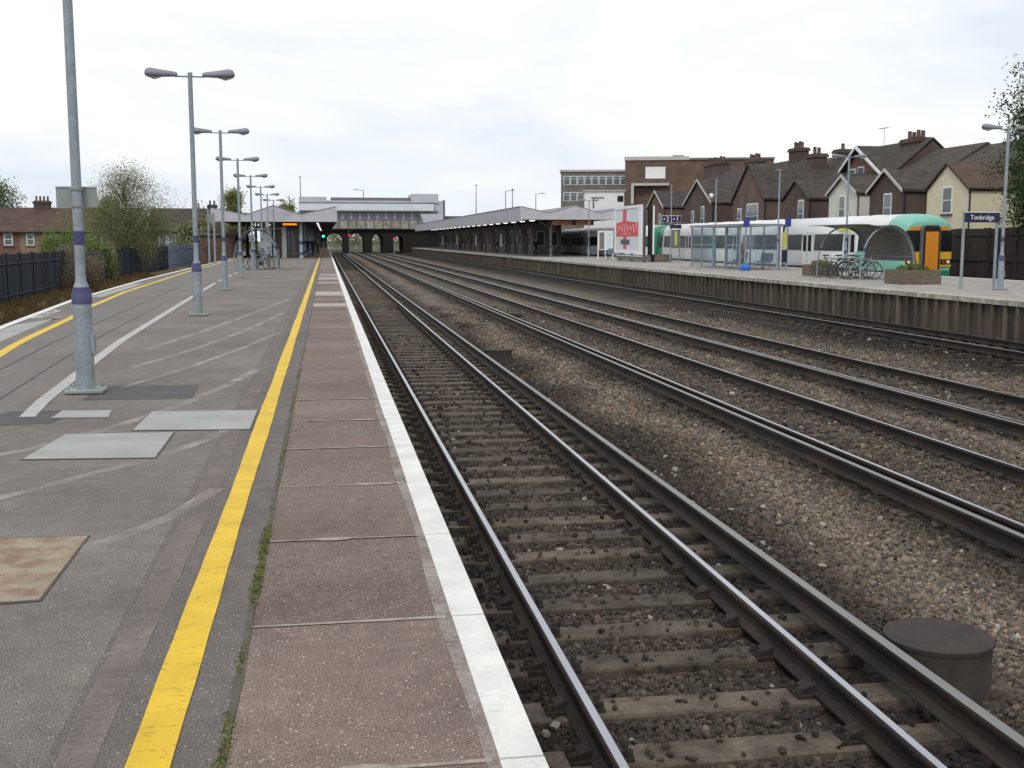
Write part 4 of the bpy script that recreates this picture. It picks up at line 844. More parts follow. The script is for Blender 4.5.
def bench(loc, label, n=3, rz=0, group='metal seats on the far platform'):
    t = thing('bench_seat', label, 'bench', loc, rz, group)
    for k in range(n):
        y = k * .58
        s = bevel(MB().box(-.22, .22, y - .24, y + .24, .42, .45).build('seat', M_SEAT, t), .02)
        b = MB().prism([(.2, .46), (.235, .46), (.3, .88), (.265, .88)], 'y', y - .24, y + .24).build('backrest', M_SEAT, t)
    for y in (0, (n - 1) * .58): MB().tube([(-.18, y, 0), (-.05, y, .4), (.18, y, .4), (.2, y, 0)], .022, 6).build('leg', M_TGREY, t)
    MB().box(-.03, .03, -.1, (n - 1) * .58 + .1, .38, .42).build('beam', M_TGREY, t); return t
bench((23.3, 57.9, 0), 'row of metal seats at the near end inside the glass shelter', 3); bench((23.3, 61.6, 0), 'row of metal seats in the middle of the glass shelter', 3)
bench((22.9, 90.5, 0), 'metal seats beside the timetable case before the canopy', 3); bench((22.9, 86.9, 0), 'pale metal seats just left of the tall poster hoarding', 2); bench((22.6, 114, 0), 'metal seats under the canopy behind its first column', 3)
# people
def person(loc, rz, top, legs, label, h=1.72, stride=0, arm=0, bag=None):
    t = tag(MB().add([(0, 0, 0)], []).build('person', M_SKIN), None); COL.objects.unlink(t); bpy.data.objects.remove(t)
    V = []; E_ = []; Rr = []
    def v(p, r): V.append(Vector(p) * h); Rr.append(r * h); return len(V) - 1
    pel = v((0, 0, .52), .082); sp1 = v((0, .005, .62), .078); ch = v((0, 0, .74), .092); nk = v((0, 0, .835), .034); hd0 = v((0, -.012, .885), .05); hd1 = v((0, -.008, .945), .056); hd2 = v((0, .0, .985), .035)
    E_ += [(pel, sp1), (sp1, ch), (ch, nk), (nk, hd0), (hd0, hd1), (hd1, hd2)]
    nose = v((0, -.072, .925), .008); E_.append((hd1, nose))
    for s in (-1, 1):
        st = stride * s
        hp = v((s * .05, 0, .48), .06); kn = v((s * .058, -.02 + st * .1, .275), .038); an = v((s * .062, st * .16 + .012, .05), .024); toe = v((s * .07, st * .16 - .08, .018), .02)
        E_ += [(pel, hp), (hp, kn), (kn, an), (an, toe)]
        sh = v((s * .115, 0, .80), .042); el_ = v((s * .135, .01 - .03 * arm, .64), .03); wr = v((s * .13, -.05 - .08 * arm, .51 + .08 * arm), .02); ha = v((s * .125, -.065 - .1 * arm, .465 + .09 * arm), .022)
        E_ += [(ch, sh), (sh, el_), (el_, wr), (wr, ha)]
        for q in range(3): fi = v((s * (.125 - .012 * q + .012), -.075 - .1 * arm - .006 * q, .425 + .1 * arm), .007); E_.append((ha, fi))
    me = bpy.data.meshes.new('person'); me.from_pydata(V, E_, []); o = bpy.data.objects.new('person', me); COL.objects.link(o)
    md = o.modifiers.new('skin', 'SKIN'); 
    for i, r in enumerate(Rr): me.skin_vertices[0].data[i].radius = (r, r * .82 if V[i].z > .5 * h else r)
    me.skin_vertices[0].data[0].use_root = True
    o.modifiers.new('sub', 'SUBSURF').levels = 1; o.modifiers['sub'].render_levels = 1
    bpy.context.view_layer.update(); m2 = bpy.data.meshes.new_from_object(o.evaluated_get(bpy.context.evaluated_depsgraph_get())); bpy.data.objects.remove(o)
    for m in (M_SKIN, top, legs, M_HAIR, M_BLACK): m2.materials.append(m)
    for p in m2.polygons:
        c = p.center / h; p.use_smooth = True
        if c.z > .965 or (c.z > .9 and c.y > .012): k = 3
        elif c.z > .845: k = 0
        elif abs(c.x) > .09 and c.z < .5 and c.z > .3: k = 0
        elif c.z > .5: k = 1
        elif c.z > .045: k = 2
        else: k = 4
        p.material_index = k
    o = link('person', m2, None, loc, rz); return tag(o, label, 'person', 'people waiting on the platforms')
cloth = lambda n, c: mat('cloth_' + n, srgb(*c), .85, var=.12, scale=6)
K, NV, GR, RD, WH, BL = cloth('black', (34, 33, 36)), cloth('navy', (40, 46, 66)), cloth('grey', (92, 90, 92)), cloth('red', (112, 44, 44)), cloth('pale', (176, 170, 160)), cloth('jeans', (62, 72, 96))
person((22.95, 60.6, 0), R(60), cloth('brown', (78, 52, 50)), K, 'person in dark brown top standing inside the glass shelter', 1.72, 0, .6)
person((20.9, 113, 0), R(200), K, K, 'person in black standing beside the first canopy column on the far platform', 1.76)
person((20.8, 178, 0), R(150), RD, NV, 'person in dark red at the far end of the far canopy', 1.7); person((20.6, 168, 0), R(90), K, GR, 'person in black under the far canopy, right of the one in red', 1.74)
person((20.6, 137, 0), R(250), NV, BL, 'person in navy bending their arms near the middle of the far canopy', 1.7, .3, 1); person((21.5, 128, 0), R(30), GR, K, 'person in grey between two columns of the far canopy', 1.7, .4)
person((-1.3, 118, 0), R(20), K, NV, 'person in black under the near canopy close to the yellow line', 1.75, .5); person((-1.9, 124, 0), R(170), NV, K, 'person in navy under the near canopy behind the one in black', 1.72); person((-.9, 133, 0), R(10), GR, K, 'person in grey farthest along the near platform', 1.7, .4)
# blue bag
t = thing('carrier_bag', 'bright blue bag on the ground before the glass shelter', 'bag', (21.5, 56.3, 0))
vs = []
for z, sx, sy in ((0, .24, .36), (.1, .28, .42), (.26, .24, .38), (.36, .12, .28)):
    for k in range(12): a = 2 * PI * k / 12; vs.append((sx * math.cos(a) * (1 + .12 * math.sin(3 * a + z * 9)), sy * math.sin(a) * (1 + .1 * math.cos(2 * a)), z))
MB().add(vs, [(i * 12 + k, i * 12 + (k + 1) % 12, (i + 1) * 12 + (k + 1) % 12, (i + 1) * 12 + k) for i in range(3) for k in range(12)] + [tuple(range(36, 48))], 0, True).build('bag_body', M_BLUEBAG, t)
MB().tube([(-.05, -.15, .33), (-.02, -.08, .46), (-.02, .08, .46), (-.05, .15, .33)], .012, 6).build('handle', M_BLUEBAG, t)
# platform number boards
t = thing('platform_number_sign', 'platform number sign with 2 and 1 above a navy panel on the far platform', 'sign', (24.35, 78.5, 0))
MB().lathe([(.05, 0), (.04, 5.5)], 12).build('post', M_GALV, t); MB().lathe([(.04, 0), (.04, 2.7)], 10).build('post', M_GALV, t, (.72, .2, 0))
for x, s_ in ((-.36, '2'), (.36, '1')):
    b = bevel(MB().box(x - .33, x + .33, -.08, -.055, 2.82, 3.28).build('number_board', M_NAVY, t), .004); MB().box(x - .35, x + .35, -.054, -.04, 2.79, 3.31).build('board_frame', M_WHITE, b)
    text(s_, .46, M_WHITE, t, (x + .08, -.082, 3.05), (R(90), 0, 0))
    MB().prism([(x - .22, 2.96), (x - .08, 3.1), (x - .22, 3.1)], 'y', -.086, -.08).build('arrow', M_WHITE, t)
MB().box(-.1, .75, -.09, -.06, 2.4, 2.66).build('panel', M_NAVY, t)
pp = MB().box(.05, .6, -.08, -.05, 1.0, 2.3).build('poster_case', M_TGREY, t); MB().box(.26, .44, -.086, -.08, 1.2, 2.2).build('poster', M_YPOST, pp)
# blue information posts with yellow posters
for (x, y), lb in (((24.05, 57.0), 'blue topped information post with yellow poster at the right end of the glass shelter'), ((21.72, 56.9), 'blue topped information post at the near left corner of the glass shelter')):
    t = thing('information_post', lb, 'sign', (x, y, 0), group='blue topped information posts')
    MB().lathe([(.05, 0), (.045, 2.75)], 12).build('post', M_GALV, t); bevel(MB().box(-.17, .17, -.07, -.05, 2.28, 2.74).build('blue_board', mat('info_blue', srgb(48, 60, 140), .45, var=.05), t), .004)
    
    if x > 23: bevel(MB().box(-.26, -.04, -.07, -.05, 1.1, 2.0).build('yellow_poster', M_YPOST, t), .004); MB().box(-.3, -.02, -.1, -.05, .4, 1.05).build('help_box', M_NAVY, t)
# timetable case
t = thing('timetable_case', 'white framed case of timetables standing before the far canopy', 'notice board', (23.3, 93.5, 0), R(-20))
for x in (-.62, 0, .62): MB().box(x - .04, x + .04, -.04, .04, 0, 2.35).build('post', M_WHITE, t)
for x in (-.31, .31):
    c = MB().box(x - .26, x + .26, -.05, .05, .75, 2.3).build('case', M_WHITE, t); MB().box(x - .21, x + .21, -.06, -.048, .82, 2.22).build('timetable_sheet', M_POSTERBG if x > 0 else M_GREYWALL, c)
MB().box(-.7, .7, -.06, .06, 2.3, 2.36).build('top_rail', M_WHITE, t)
# poster hoarding
t = thing('poster_hoarding', 'large white framed hoarding with a red cross poster on the far platform', 'billboard', (22.3, 82.65, 0))
for y in (-3.4, 0, 3.4): MB().box(.25, .4, y - .08, y + .08, 0, 3.9).build('post', M_TGREY, t)
MB().box(.02, .2, -3.75, 3.75, .62, 4.05).build('back_board', M_TGREY, t)
fr = MB().box(-.06, .06, -3.8, 3.8, 3.9, 4.1).box(-.06, .06, -3.8, 3.8, .6, .8).box(-.06, .06, -3.8, -3.1, .8, 3.9).box(-.06, .06, 3.55, 3.8, .8, 3.9).build('frame', M_WHITE, t)
po = MB().box(0, .02, -3.1, 3.55, .8, 3.9).build('poster', M_POSTERBG, t)
MB().box(-.012, 0, .45, 1.45, 2.9, 3.86).box(-.012, 0, .4, 1.25, .9, 1.9).build('red_cross_bar', M_RED, po)
MB().prism([(-2.95, 1.85), (3.4, 1.85), (3.4, 2.85), (1.0, 3.0), (-2.95, 2.85)], 'x', -.018, -.006).build('red_panel', M_RED, po)
for k, (z, a0, a1, am, fq) in enumerate(((2.45, -2.6, 2.9, .24, 7.5), (2.02, -1.0, 1.6, .04, 16))):
    MB().tube([(-.022, y, z + am * math.sin(fq * y) * (1 + .4 * math.sin(2.2 * y))) for y in np.linspace(a0, a1, 70)], .024 if k == 0 else .014, 5).build('script_stroke', M_SCRIPT, po)
MB().box(-.02, -.008, -.5, 2.0, 1.25, 1.62).build('caption_panel', M_PURPLE, po)
MB().box(.1, .5, -3.7, 3.6, .1, .5).build('plinth', M_TGREY, t); MB().box(.06, .09, -3.7, 3.6, .38, .46).build('plinth_rail', M_WHITE, t)
t = thing('poster_hoarding', 'back of a narrow hoarding with white edge right beside the red cross poster', 'billboard', (22.72, 78.6, 0))
MB().box(.1, .3, -.02, .55, .5, 4.0).build('back_board', M_TDARK, t); MB().box(.305, .42, -.05, .12, .55, 4.0).build('frame', M_WHITE, t); MB().box(.1, .25, .1, .3, 0, .5).build('post', M_TGREY, t)

# ================================================================== CANOPIES
def ridge_canopy(name, label, y0, y1, peaks, zbot, zpk, zval, xl, xr, side_left=None):
    """ridge and furrow roof: ridges run along y; the gabled fascia faces the camera"""
    t = thing(name, label, 'canopy', ((xl + xr) / 2, y0, 0)); ox = -(xl + xr) / 2
    pts = [(x + ox, z) for x, z in peaks]
    # fascia boards, one per slope
    for (xa, za), (xb, zb) in zip(pts[:-1], pts[1:]):
        MB().prism([(xa, zbot), (xb, zbot), (xb, zb), (xa, za)], 'y', 0, .12).build('fascia_board', M_FASCIA, t)
    rf = MB()
    for (xa, za), (xb, zb) in zip(pts[:-1], pts[1:]):
        rf.add([(xa, .12, za + .02), (xb, .12, zb + .02), (xb, y1 - y0, zb + .02), (xa, y1 - y0, za + .02)], [(0, 1, 2, 3)])
        rf.add([(xa, .12, za - .1), (xb, .12, zb - .1), (xb, y1 - y0, zb - .1), (xa, y1 - y0, za - .1)], [(3, 2, 1, 0)])
    rf.build('roof', M_ROOFGREY, t)
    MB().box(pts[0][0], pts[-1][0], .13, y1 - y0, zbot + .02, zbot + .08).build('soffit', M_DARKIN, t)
    trim = MB()
    for (xa, za), (xb, zb) in zip(pts[:-1], pts[1:]): trim.prism([(xa, za), (xb, zb), (xb, zb + .05), (xa, za + .05)], 'y', -.03, .14)
    trim.build('fascia_capping', M_ROOFGREY, t)
    MB().box(pts[0][0], pts[-1][0], -.03, .0, zbot - .04, zbot + .06).build('fascia_foot', M_PALEWALL, t)
    return t
# far platform canopy
FC = ridge_canopy('station_canopy', 'long grey canopy with gabled fascia on the far platform', 104, 230, [(18.0, 4.62), (20.55, 4.05), (23.0, 4.75), (25.4, 4.05), (27.6, 4.6)], 3.5, 4.7, 4.0, 18.0, 27.6)
fx = -(18.0 + 27.6) / 2
for k in range(21):
    a, b = k * 6, k * 6 + 5.97
    MB().prism([(fx + 18.0 - .12, 3.32), (fx + 18.0, 3.32), (fx + 18.0, 4.62), (fx + 17.75, 4.62)], 'y', a, b).build('fascia_board', M_FASCIA, FC)
MB().box(fx + 17.7, fx + 18.06, 0, 126, 4.62, 4.68).build('fascia_capping', M_ROOFGREY, FC)
for k in range(8):
    y = 7 + k * 15.5; c = MB().lathe([(.16, 0), (.16, .2), (.115, .26), (.11, 3.3)], 14).build('column', M_PALEWALL, FC, (fx + 22.1, y, 0))
    MB().lathe([(.12, 1.35), (.12, 1.5)], 14).lathe([(.12, .85), (.12, 1.0)], 14).build('band', M_TGREY, c)
    for s_ in (-1, 1): MB().tube([(s_ * .1, 0, 2.5), (s_ * .45, 0, 3.0), (s_ * 1.2, 0, 3.42)], .045, 6).build('bracket', M_PALEWALL, c)
for k in range(20):
    y = 1.5 + k * 5.4; l_ = MB().box(fx + 19.2, fx + 19.45, y, y + 1.5, 3.36, 3.42).build('strip_light', M_LIT, FC); MB().box(fx + 19.15, fx + 19.5, y - .05, y + 1.55, 3.421, 3.5).build('light_housing', M_WHITE, l_)
# departure screen under the far canopy
t = thing('departure_display', 'wide orange departure display hanging under the far canopy end', 'display', (23.0, 104.6, 2.95))
MB().box(-2.4, 1.9, 0, .25, 0, .5).build('casing', M_BLACK, t)
for z in (.32, .1): 
    for x0, x1 in ((-2.1, -.2), (.2, 1.7)): MB().box(x0, x1, -.012, 0, z - .06, z + .08).build('lit_row', mat('display_row', srgb(150, 92, 42), .5, var=.6, scale=8, emit=.12), t)
for x in (-2, 1.5): MB().box(x - .03, x + .03, .1, .16, .5, .6).build('hanger', M_TGREY, t)
# platform building under the far canopy
t = thing('platform_building', 'long building of grey panels, doors and windows under the far canopy', 'building', (22.4, 118, 0))
MB().box(-.9, 2.2, 0, 100, 0, 3.3).build('wall', M_GREYWALL, t)
y = .6; k = 0
while y < 98:
    kind = [0, 1, 2, 0, 3, 1][k % 6]; w = [1.4, 1.0, 2.2, 1.4, 1.6, 1.0][k % 6]
    if kind == 0: f = MB().box(-.95, -.9, y, y + w, .9, 2.7).build('window_frame', M_PALEWALL, t); MB().box(-.965, -.95, y + .08, y + w - .08, 1.0, 2.6).build('pane', M_GLASSD, f)
    elif kind == 1: d = MB().box(-.96, -.9, y, y + w, 0, 2.2).build('door', M_DARKBRICKP, t); MB().box(-.97, -.96, y + .2, y + w - .2, 1.2, 1.9).build('pane', M_GLASSD, d)
    elif kind == 2: MB().box(-.95, -.9, y, y + w, .1, 2.9).build('wall_panel', M_DARKBRICKP, t)
    else: MB().box(-.96, -.9, y, y + w, .8, 2.3).build('poster', M_POSTERBG if k % 4 else M_PURPLE, t)
    y += w + .55; k += 1
for x in (-.5, .9): f = MB().box(x, x + .9, -.06, 0, .9, 2.5).build('window_frame', M_PALEWALL, t); MB().box(x + .08, x + .82, -.07, -.06, 1, 2.4).build('pane', M_GLASSD, f)

# near platform canopy
NC = ridge_canopy('station_canopy', 'grey canopy with zigzag fascia over the near platform end', 100, 226, [(-9.6, 4.3), (-6.7, 3.72), (-4.4, 4.5), (-2.15, 3.75), (.95, 4.42)], 3.18, 4.5, 3.7, -9.6, .95)
nx_ = -(-9.6 + .95) / 2
MB().prism([(nx_ + .95, 3.18), (nx_ + 1.03, 3.18), (nx_ + 1.03, 4.42), (nx_ + .95, 4.42)], 'y', 0, 126).build('fascia_board', M_FASCIA, NC)
for k in range(7):
    for x in ((-2.1, -7.6) if k else (-2.1,)):
        c = MB().lathe([(.2, 0), (.2, .15), (.16, .2), (.155, 3.2)], 14).build('column', M_GALV, NC, (nx_ + x, 1.0 + k * 14, 0)); MB().lathe([(.17, 1.2), (.17, 1.5)], 14).lathe([(.165, .3), (.165, .5)], 14).build('band', M_BAND, c)
for k in range(9): l_ = MB().box(nx_ - .75, nx_ - .6, 4 + k * 10, 6.2 + k * 10, 3.04, 3.09).build('strip_light', M_LIT, NC); MB().box(nx_ - .8, nx_ - .55, 3.9 + k * 10, 6.3 + k * 10, 3.091, 3.19).build('light_housing', M_WHITE, l_)
t = thing('platform_building', 'pale panelled waiting room under the near canopy', 'building', (-4.4, 104, 0))
MB().box(-1.2, 1.6, 0, 70, 0, 3.15).build('wall', M_GREYWALL, t); MB().box(-1.3, -.35, -.9, 0, 0, 3.1).build('end_wall', M_WHITE, t)
MB().box(.55, .95, -.25, 0, 0, 3.12).build('pilaster', M_WHITE, t)
for x in (1.0, 1.32): d = MB().box(x - .0, x + .28, -.05, 0, .1, 2.6).build('door', M_GREYWALL, t); MB().box(x + .05, x + .23, -.06, -.05, .5, 2.4).build('pane', M_GLASSB, d)
y = 1.0; k = 0
while y < 68:
    f = MB().box(1.6, 1.65, y, y + 1.3, .2, 2.6).build('window_frame', M_PALEWALL, t); MB().box(1.65, 1.662, y + .1, y + 1.2, .3, 2.5).build('pane', M_GLASSD if k % 3 else M_GLASSB, f); y += 2.3; k += 1
t = thing('departure_display', 'small orange departure display under the near canopy', 'display', (-3.05, 101.2, 2.72))
MB().box(-.85, .85, 0, .25, 0, .42).build('casing', M_BLACK, t); MB().box(-.6, .62, -.012, 0, .14, .3).build('lit_row', M_ORANGE, t); MB().box(-.04, .04, .1, .16, .42, .5).build('hanger', M_TGREY, t)
t = thing('platform_number_sign', 'platform number sign with 4 and 3 under the near canopy', 'sign', (-5.3, 98.6, 2.85))
for x, s_ in ((-.5, '4'), (.45, '3')):
    b = MB().box(x - .42, x + .42, 0, .06, -.25, .25).build('number_board', M_BLACK, t); text(s_, .5, M_WHITE, t, (x - .06, -.004, 0), (R(90), 0, 0))
    MB().prism([(x + .14, .0), (x + .3, .14), (x + .3, -.14)] if s_ == '4' else [(x + .3, .0), (x + .14, -.14), (x + .14, .14)], 'y', -.005, 0).build('arrow', M_WHITE, t)
for x in (-.5, .45): MB().tube([(x, .03, .25), (x, .03, .35)], .02, 6).build('hanger', M_TGREY, t)
MB().lathe([(.05, -2.85), (.05, -.25)], 10).build('post', M_GALV, t, (-.02, .03, 0))
bike_shelter((-2.55, 64.6, 0), R(180), 'curved hoop bicycle shelter on the near platform between the lamp posts', 2.4)
bicycle((-3.6, 63.1, 0), R(178), M_BIKEBLUE, 'dark blue bicycle leaning under the near shelter hoops', R(5), 'bicycles under the near shelter'); bicycle((-3.4, 63.8, 0), R(5), M_BLACK, 'black bicycle behind the blue one under the near shelter', R(-4), 'bicycles under the near shelter')
t = thing('station_sign', 'tall two post sign frame seen from behind at the bay platform edge', 'sign', (-7.6, 79.2, 0))
for x, y, h in ((-.35, 1.8, 3.7), (.35, -1.6, 3.4)): MB().box(x - .06, x + .06, y - .06, y + .06, 0, h).build('post', M_GALV, t)
MB().prism([(-.35, 1.7), (.35, -1.55), (.38, -1.55), (-.32, 1.7)], 'z', 2.75, 3.3).build('board', M_SIGNBACK, t)

# ================================================================== SIGNALS
def signal(loc, h, lamp, label, z0):
    t = thing('railway_signal', label, 'signal', loc, group='colour light signals')
    MB().lathe([(.08, 0), (.07, h)], 10).build('post', M_GALV, t); MB().box(-.34, .34, -.02, .06, h - .2, h + 1.05).build('backboard', M_BLACK, t)
    for k, z in enumerate((h + .75, h + .38, h)):
        on = (lamp is M_REDLAMP and k == 2) or (lamp is M_GREENLAMP and k == 1)
        hd = MB().lathe([(.17, -.15), (.17, .12)], 14).build('hood', M_BLACK, t, (0, -.12, z)); hd.rotation_euler = (R(90), 0, 0)
        if on: l_ = MB().lathe([(.15, 0), (.15, .02)], 14).build('lamp', lamp, t, (0, -.25, z)); l_.rotation_euler = (R(90), 0, 0)
    return t
signal((-.25, 140, 0), 1.65, M_GREENLAMP, 'railway signal showing green at the end of the near platform', 0)
signal((4.35, 212, -1.15), 3.6, M_REDLAMP, 'railway signal showing red between the two nearest tracks before the bridge', -1.15)
signal((12.9, 218, -1.15), 3.0, M_REDLAMP, 'railway signal showing red before the rightmost bridge arch', -1.15)

# ================================================================== BRIDGE WITH STATION BUILDING
BY = 236
BR = thing('station_bridge', 'pale station building on a dark arched bridge across the tracks', 'bridge', (9, BY, -1.2)); bo = (-9, -BY, 1.2)
def bb(mb, name, m, parent=None):
    o = mb.build(name, m, parent or BR); o.location = bo if parent is None else (0, 0, 0); return o
M_PIER = mat('pier_dark', srgb(33, 31, 30), .95, var=.25, scale=.8)  # near-black tone shared by piers, arches and deck
spans = [(.3, 3.5), (5.0, 7.9), (9.5, 11.7), (14.0, 15.8)]
edges = [-9.0] + [v for s_ in spans for v in s_] + [27.0]
for a, b in zip(edges[0::2], edges[1::2]): bb(MB().box(a, b, BY, BY + 13, -1.3, 3.6), 'pier', M_PIER)
for a, b in spans:
    n = 10; r_ = (b - a) / 2; c = (a + b) / 2; zs = 1.6
    arc = [(c - r_ * math.cos(PI * k / n), zs + min(r_, 1.35) * math.sin(PI * k / n)) for k in range(n + 1)]
    mb = MB()
    for (xa, za), (xb, zb) in zip(arc[:-1], arc[1:]): mb.prism([(xa, za), (xb, zb), (xb, 3.6), (xa, 3.6)], 'y', BY, BY + 13)
    bb(mb, 'arch', M_PIER)
bb(MB().box(-9, 27, BY - .6, BY + 13.4, 3.6, 3.9), 'deck', M_PIER)
M_GIRD = mat('girder_panel', srgb(160, 156, 146), .85, var=.16, scale=1, rnd=.1, tint=srgb(134, 129, 120))
x = -6.0
while x < 20: bb(MB().box(x, x + 1.6, BY - .3, BY + .1, 3.92, 5.6), 'girder_panel', M_GIRD); bb(MB().box(x + 1.6, x + 1.78, BY - .42, BY + .1, 3.92, 5.6), 'girder_stiffener', M_TGREY); x += 1.78
bb(MB().box(-6, 24.2, BY - .34, BY + 13, 5.6, 5.9), 'girder_top', M_TGREY)
bb(MB().box(-5, 23.2, BY, BY + 12, 5.9, 7.3), 'window_wall', M_PALEWALL)
x = -3.4
while x < 21:
    f = bb(MB().box(x, x + 1.35, BY - .06, BY, 5.98, 7.2), 'window', M_TGREY); bb(MB().box(x + .08, x + 1.27, BY - .075, BY - .06, 6.05, 7.12), 'pane', M_GLASSB, f); x += 1.78
M_CLAD = mat('pale_cladding', srgb(186, 192, 200), .6, var=.06, scale=.6)
M_CLADD = mat('cladding_trim', srgb(110, 112, 116), .7, var=.08)  # darker grey for the eaves trim, upper trim and roof band
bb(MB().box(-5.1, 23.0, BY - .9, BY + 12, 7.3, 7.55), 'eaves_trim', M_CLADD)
bb(MB().prism([(BY - 1.0, 7.55), (BY + 12, 7.55), (BY + 12, 9.0), (BY - .4, 9.0)], 'x', -5.2, 22.2), 'upper_cladding', M_CLAD)
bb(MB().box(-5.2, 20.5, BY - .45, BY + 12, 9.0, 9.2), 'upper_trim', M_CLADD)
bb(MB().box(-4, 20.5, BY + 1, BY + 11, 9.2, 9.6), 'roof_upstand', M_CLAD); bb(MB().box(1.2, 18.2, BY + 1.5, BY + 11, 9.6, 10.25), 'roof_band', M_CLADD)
bb(MB().box(-5.2, .4, BY - .2, BY + 9, 9.2, 10.3), 'roof_block', M_CLAD); bb(MB().box(17.6, 23.2, BY - .2, BY + 9, 9.2, 11.0), 'roof_block', M_CLAD)
bb(MB().box(22.2, 24.2, BY + .2, BY + 9, 3.9, 9.6), 'end_block', M_CLAD); bb(MB().box(24.2, 24.6, BY + .1, BY + 2, 3.9, 9.75), 'downpipe_case', M_TGREY)
bb(MB().prism([(19.3, 6.9), (24, 6.9), (24, 4.4), (20.2, 4.4)][::-1], 'y', BY - 1.6, BY - .6), 'end_panel', M_CLAD)
# road approach and street lamps beyond
t = thing('road_approach', 'dark road approach wall just above the far canopy beside the bridge', 'wall', (52, BY + 8, -1.3))
MB().box(-27, 60, -3, 5, 0, 7.0).build('retaining_wall', M_BRICKD, t); MB().box(-27, 60, -3.2, -2.8, 7.0, 7.9).build('parapet', M_BRICKG, t)
def street_lamp(x, y, z0, h, s_, label):
    t = thing('street_lamp', label, 'street lamp', (x, y, z0), group='street lamps beyond the station'); MB().lathe([(.11, 0), (.07, h)], 8).build('column', M_TGREY, t)
    if s_: MB().tube([(0, 0, h - .1), (s_ * 1.3, 0, h + .05)], .05, 6).build('arm', M_TGREY, t); MB().prism([(s_ * 1.1, h - .02), (s_ * 2.0, h), (s_ * 2.0, h + .14), (s_ * 1.1, h + .16)][::s_], 'y', -.15, .15).build('lamp_head', M_LAMPHEAD, t)
    else: MB().lathe([(.1, h), (.22, h + .12), (.05, h + .3)], 10).build('lamp_head', M_LAMPHEAD, t)
for a in ((32, 243, 5.7, 7.4, 0, 'straight street lamp alone above the left end of the far canopy'), (38.4, 243, 5.7, 6.4, 1, 'street lamp with short arm left of the three above the canopy ridge'), (40.4, 246, 5.7, 6.7, 0, 'street lamp with small round head between the two armed ones'), (45, 243, 5.7, 5.8, 1, 'street lamp with arm pointing right beside the office block'), (8.3, 250, 9, 3.3, -1, 'street lamp over the middle of the bridge roof'), (-4.9, 240, 9, 5.4, 0, 'tall thin mast over the left end of the bridge')): street_lamp(*a)

# ================================================================== HOUSES
def window(parent, face, u0, u1, z0, z1, at, sill=True, bars=1, fm=M_WHITE):
    """face 'x': wall at x = at looking to -x, u is y;  face 'y': wall at y = at looking to -y, u is x"""
    def bx(a0, a1, zz0, zz1, d0, d1): 
        return MB().box(at - d1, at - d0, a0, a1, zz0, zz1) if face == 'x' else MB().box(a0, a1, at - d1, at - d0, zz0, zz1)
    w = bx(u0, u1, z0, z1, -.05, .04).build('window', fm, parent); q = .09
    zs = np.linspace(z0 + q, z1 - q, bars + 2)
    for k in range(bars + 1): bx(u0 + q, u1 - q, zs[k] + (.03 if k else 0), zs[k + 1] - (.03 if k < bars else 0), .04, .05).build('pane', M_GLASSB, w)
    if sill: bx(u0 - .08, u1 + .08, z0 - .13, z0 - .02, -.04, .12).build('sill', M_BRICKB, w)
    return w
def chimney(parent, x0, x1, y0, y1, z0, z1, npots, m=M_BRICKD):
    c = MB().box(x0, x1, y0, y1, z0, z1 - .35).box(x0 - .12, x1 + .12, y0 - .12, y1 + .12, z1 - .35, z1 - .12).box(x0 - .04, x1 + .04, y0 - .04, y1 + .04, z1 - .12, z1).build('chimney', m, parent)
    for k in range(npots):
        yy = y0 + (y1 - y0) * (k + .5) / npots; MB().lathe([(.2, z1), (.17, z1 + .1), (.15, z1 + .5 + .12 * (k % 2)), (.19, z1 + .54 + .12 * (k % 2))], 10, ((x0 + x1) / 2, yy)).build('chimney_pot', M_POT, c)
    return c
def roof_y(parent, x0, x1, y0, y1, ze, zr, m, name='roof', th=.14):       # ridge along y
    c = (x0 + x1) / 2; return MB().prism([(x0 - .25, ze - .1), (c, zr), (x1 + .25, ze - .1), (x1 + .25, ze - .1 + th), (c, zr + th), (x0 - .25, ze - .1 + th)], 'y', y0, y1).build(name, m, parent)
def roof_x(parent, y0, y1, x0, x1, ze, zr, m, name='wing_roof', th=.14):
    c = (y0 + y1) / 2; return MB().prism([(y0 - .2, ze - .1), (c, zr), (y1 + .2, ze - .1), (y1 + .2, ze - .1 + th), (c, zr + th), (y0 - .2, ze - .1 + th)], 'x', x0, x1).build(name, m, parent)
M_BARGE = mat('bargeboard_paint', srgb(184, 184, 180), .6, var=.12, scale=2)
